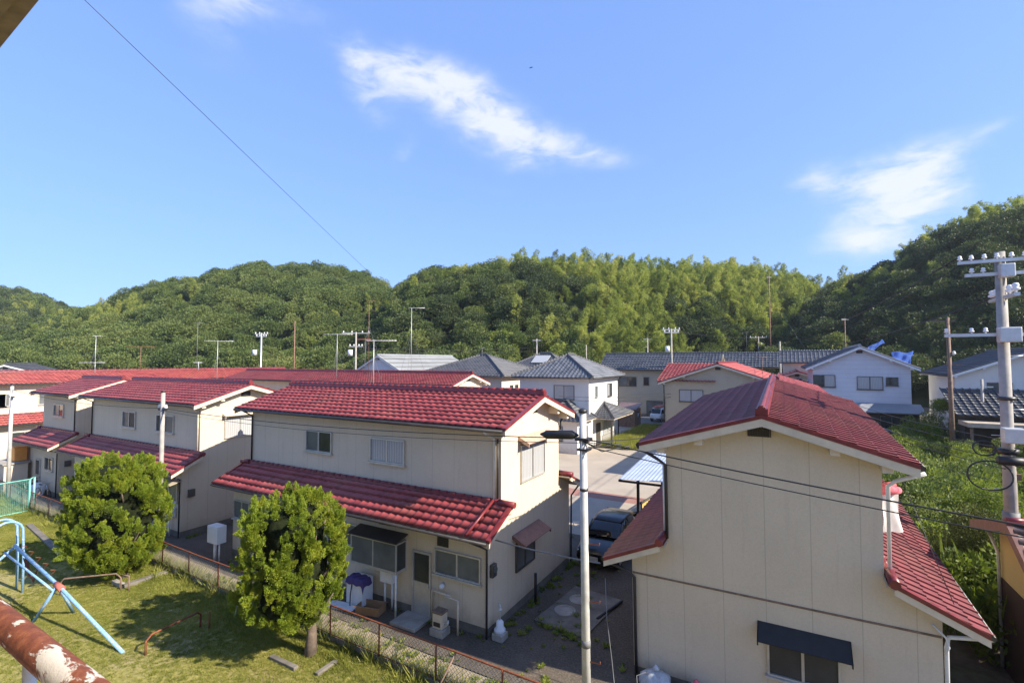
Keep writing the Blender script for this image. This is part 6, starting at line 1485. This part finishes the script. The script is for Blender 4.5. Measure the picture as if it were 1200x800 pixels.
def far_pole(x, y, h, lab, arms=((.15, 1.0), (.8, .8)), r=.13, mat='pole_concrete', tr=None, ins=True, rot=0):
    p = empty('utility_pole', lab, 'pole', (x, y, h1(x, y)), R(29+rot), 'utility poles among the far houses')
    obj('shaft', tube([(0, 0, -.3), (0, 0, h)], [r*1.2, r*.8], 10), mat, p)
    for dz, w in arms:
        obj('crossarm', box(-w, w, -.05, .05, h-dz-.1, h-dz), 'galv', p)
        if ins:
            for t in (-.9, -.3, .45, .9): insulator(p, t*w, 0, h-dz, 1.1)
    if tr:
        tx, tz = tr; obj('transformer', tube([(tx, 0, h-tz-.8), (tx, 0, h-tz)], .32, 12), 'plastic_white', p)
    return p
def at_bearing(px, d):       # a spot on the ground in the street at bearing px (photo column) and distance d
    s = (px-600)/572.; return (-SY_*d+CY_*s*d, CY_*d+SY_*s*d)
def far_poles():
    for (px, d, ytop, lab, kw) in (
        (306, 75, 390, 'white utility pole with small side box, over the far end of the red roofs', dict(arms=((.15, 1.0), (.5, .8)), mat='galv', tr=(-1.0, 2.6))),
        (345, 88, 376, 'thin rusty mast with a white cap in front of the left hill', dict(arms=(), mat='pole_rust', r=.10)),
        (417, 66, 389, 'concrete pole with crossarms and transformer left of the red antenna', dict(arms=((.1, 1.9), (1.9, .9)), tr=(-.75, 2.4))),
        (629, 84, 397, 'short pale pole with crossarm in front of the dark wood, behind the corner house', dict(arms=((.2, .7),), ins=False)),
        (687, 92, 404, 'small pole behind the ridge of the white corner house', dict(arms=(), r=.11)),
        (787, 72, 385, 'power pole with white insulators and transformer behind the red ribbed roof', dict(arms=((.1, 1.3), (.5, 1.1)), tr=(-.6, 2.6))),
        (759, 95, 396, 'faint grey pole with side arm left of the insulator pole', dict(arms=((.2, .8),), ins=False)),
        (889, 110, 394, 'power pole with a white box in front of the bamboo slope', dict(arms=((.2, 2.0),), tr=(.5, 1.5))),
        (903, 104, 322, 'tall rusty pole standing high before the bamboo', dict(arms=((.4, .5),), mat='pole_rust', r=.12, ins=False)),
        (914, 80, 400, 'bare concrete pole by the small yellow gable', dict(arms=(), r=.16)),
        (991, 72, 373, 'thin pole with short crossbar behind the white-blue house', dict(arms=((.1, .5),), mat='pole_rust', r=.08, ins=False))):
        x, y = at_bearing(px, d); z = 8.2+d*(423-ytop)/572.
        far_pole(x, y, z-h1(x, y), lab, **kw)
    g = 'cables among the far houses'
    P = lambda px, d, yy: (*at_bearing(px, d), 8.2+d*(423-yy)/572.)
    for a, b, lab in ((P(417, 66, 408), P(629, 84, 407), 'upper cable from the transformer pole along the dark wood'), (P(417, 66, 411), P(629, 84, 411), 'lower cable from the transformer pole along the dark wood'), (P(629, 84, 399), P(787, 72, 396), 'cable linking the short pole and the insulator pole'), (P(787, 72, 388), P(889, 110, 396), 'cable from the insulator pole to the pole with the white box'), (P(655, 40, 464), P(800, 52, 459), 'upper cable crossing in front of the white corner house'), (P(655, 40, 468), P(800, 52, 463), 'lower cable crossing in front of the white corner house'), (P(905, 104, 345), P(950, 70, 418), 'stay wire slanting down from the tall rusty pole')):
        cable('power_cable', lab, a, b, .3, .022, group=g)
far_poles()

def antenna(px, d, ytop, ybot, boom, lab, mat='galv', els=7, stays=False, boom_dir=0, elmat=None, off=0.0, rot=0.0):
    x, y = at_bearing(px, d); zt = 8.2+d*(423-ytop)/572.; zb = 8.2+d*(423-ybot)/572.
    a = empty('tv_antenna', lab, 'antenna', (x, y, zb), R(29.2+boom_dir), 'television antennas on the roofs'); h = zt-zb
    obj('mast', tube([(0, 0, -.1), (0, 0, h)], .021, 8), mat, a)
    x0, x1 = boom
    obj('boom', tube([(x0, 0, h-.05), (x1, 0, h-.05)], .026, 6), elmat or mat, a)
    e = MB()
    for i in range(els):
        t = x0+(x1-x0)*(i+.5)/els; w = .28+.3*abs(i-els/2)/els; e.tube([(t, -w, h-.05), (t, w, h-.05)], .012, 5)
    obj('elements', e, elmat or mat, a)
    if stays:
        s = MB()
        for k in range(3):
            an = k*2.09+.5; s.tube([(0, 0, h*.65), (math.cos(an)*h*.22, math.sin(an)*h*.22, -.05)], .008, 4)
        obj('stays', s, 'cable_grey', a)
    return a
def antennas():
    antenna(112, 42, 393, 436, (-.0, .4), 'thin antenna with slanted stay on the far-left red roof', els=3, stays=True)
    antenna(112, 41, 424, 436, (-1.2, .8), 'low wide antenna at the foot of the thin mast on the far-left red roof', els=5)
    antenna(165, 40, 406, 433, (-1.0, 1.1), 'rust-tinged antenna on the far-left red roof, second from the left', mat='pole_rust', els=9, elmat='rust')
    antenna(231, 47, 378, 432, (-.3, .5), 'very thin dark mast antenna behind the red roofs', els=3, mat='cable_grey')
    antenna(233, 46, 424, 432, (-.3, .3), 'small stubby white antenna on the red roof', els=4, mat='plastic_white')
    antenna(255, 41, 399, 443, (-1.0, 1.3), 'antenna with a broad boom on the second row house roof', els=9, stays=True)
    antenna(395, 44, 391, 441, (-1.2, 1.4), 'grey antenna with cross boom left of the concrete pole', els=8, stays=True)
    antenna(432, 46, 352, 436, (-.3, .6), 'tall thin reddish mast above the red antenna', mat='pole_rust', els=2, stays=True)
    antenna(428, 44, 397, 436, (-.7, .5), 'red multi-pronged antenna left of the long-boom antenna', mat='cable_grey', els=8, elmat='red_paint')
    antenna(438, 26, 398, 454, (-.35, 1.2), 'long-boom antenna on the middle row house ridge', els=11, stays=True)
    antenna(482, 44, 360, 437, (-.3, 1.2), 'tall mast with a T-shaped antenna, held by stay wires, before the dark wood', els=4, stays=True)
    antenna(565, 55, 407, 424, (-.3, .3), 'small dark antenna on the dark hip roof', els=3, mat='cable_grey')
    antenna(875, 98, 389, 418, (-1.0, .4), 'thin antenna above the ribbed grey roof', els=4, mat='cable_grey')
    antenna(893, 54, 418, 440, (-.6, .6), 'thin rusty antenna near the ridge of the low red roof', els=4, mat='pole_rust')
antennas()

def hillside_tarps():
    for (pts, lab) in (([(1044, 66, 413), (1070, 66, 412), (1066, 64, 426), (1050, 64, 428)], 'big blue tarpaulin on the dark slope right of the white-blue house'), ([(1016, 70, 408), (1034, 72, 398), (1037, 72, 401), (1021, 70, 412)], 'narrow blue tarpaulin strip on the slope above the white-blue gable')):
        m = MB(); q = []
        for px, d, yy in pts: x, y = at_bearing(px, d); q.append((x, y, 8.2+d*(423-yy)/572.))
        a, b, c, d_ = map(Vector, q)
        def fn(u, v, a=a, b=b, c=c, d_=d_):
            p = a.lerp(b, u).lerp(d_.lerp(c, u), v); return (p.x, p.y+.25*math.sin(u*11+v*6), p.z+.12*math.sin(u*7-v*9))
        m = grid_sheet(14, 10, fn)
        o = obj('tarpaulin', m, 'blue_tarp'); tag(o, lab, 'tarpaulin')
        o.modifiers.new('thick', 'SOLIDIFY').thickness = .02
    o = obj('bird', MB().prism([(-.5, 0), (-.15, .1), (0, .04), (.15, .1), (.5, 0), (.1, -.03), (-.1, -.03)], lambda p, q: (p[0], q, p[1]), -.12, .12), 'black', None, (-26.4, 52, 44)); o.scale = (.45, .45, .45); tag(o, 'tiny dark bird high in the sky', 'bird')
hillside_tarps()

def haze():
    b = MB(); b.box(-700, 500, -150, 700, -3.0, 95)
    m = bpy.data.materials.new('haze_air'); m.use_nodes = True; nt = m.node_tree; nt.nodes.clear()
    out = nt.nodes.new('ShaderNodeOutputMaterial'); v = nt.nodes.new('ShaderNodeVolumePrincipled'); nt.links.new(v.outputs[0], out.inputs['Volume'])
    v.inputs['Color'].default_value = (.86, .92, 1.0, 1); v.inputs['Density'].default_value = .00022; v.inputs['Anisotropy'].default_value = .35
    M['haze'] = m; o = obj('haze', b, 'haze'); o['kind'] = 'stuff'; o['label'] = 'thin pale haze between the street and the hills'; o['category'] = 'haze'
haze()
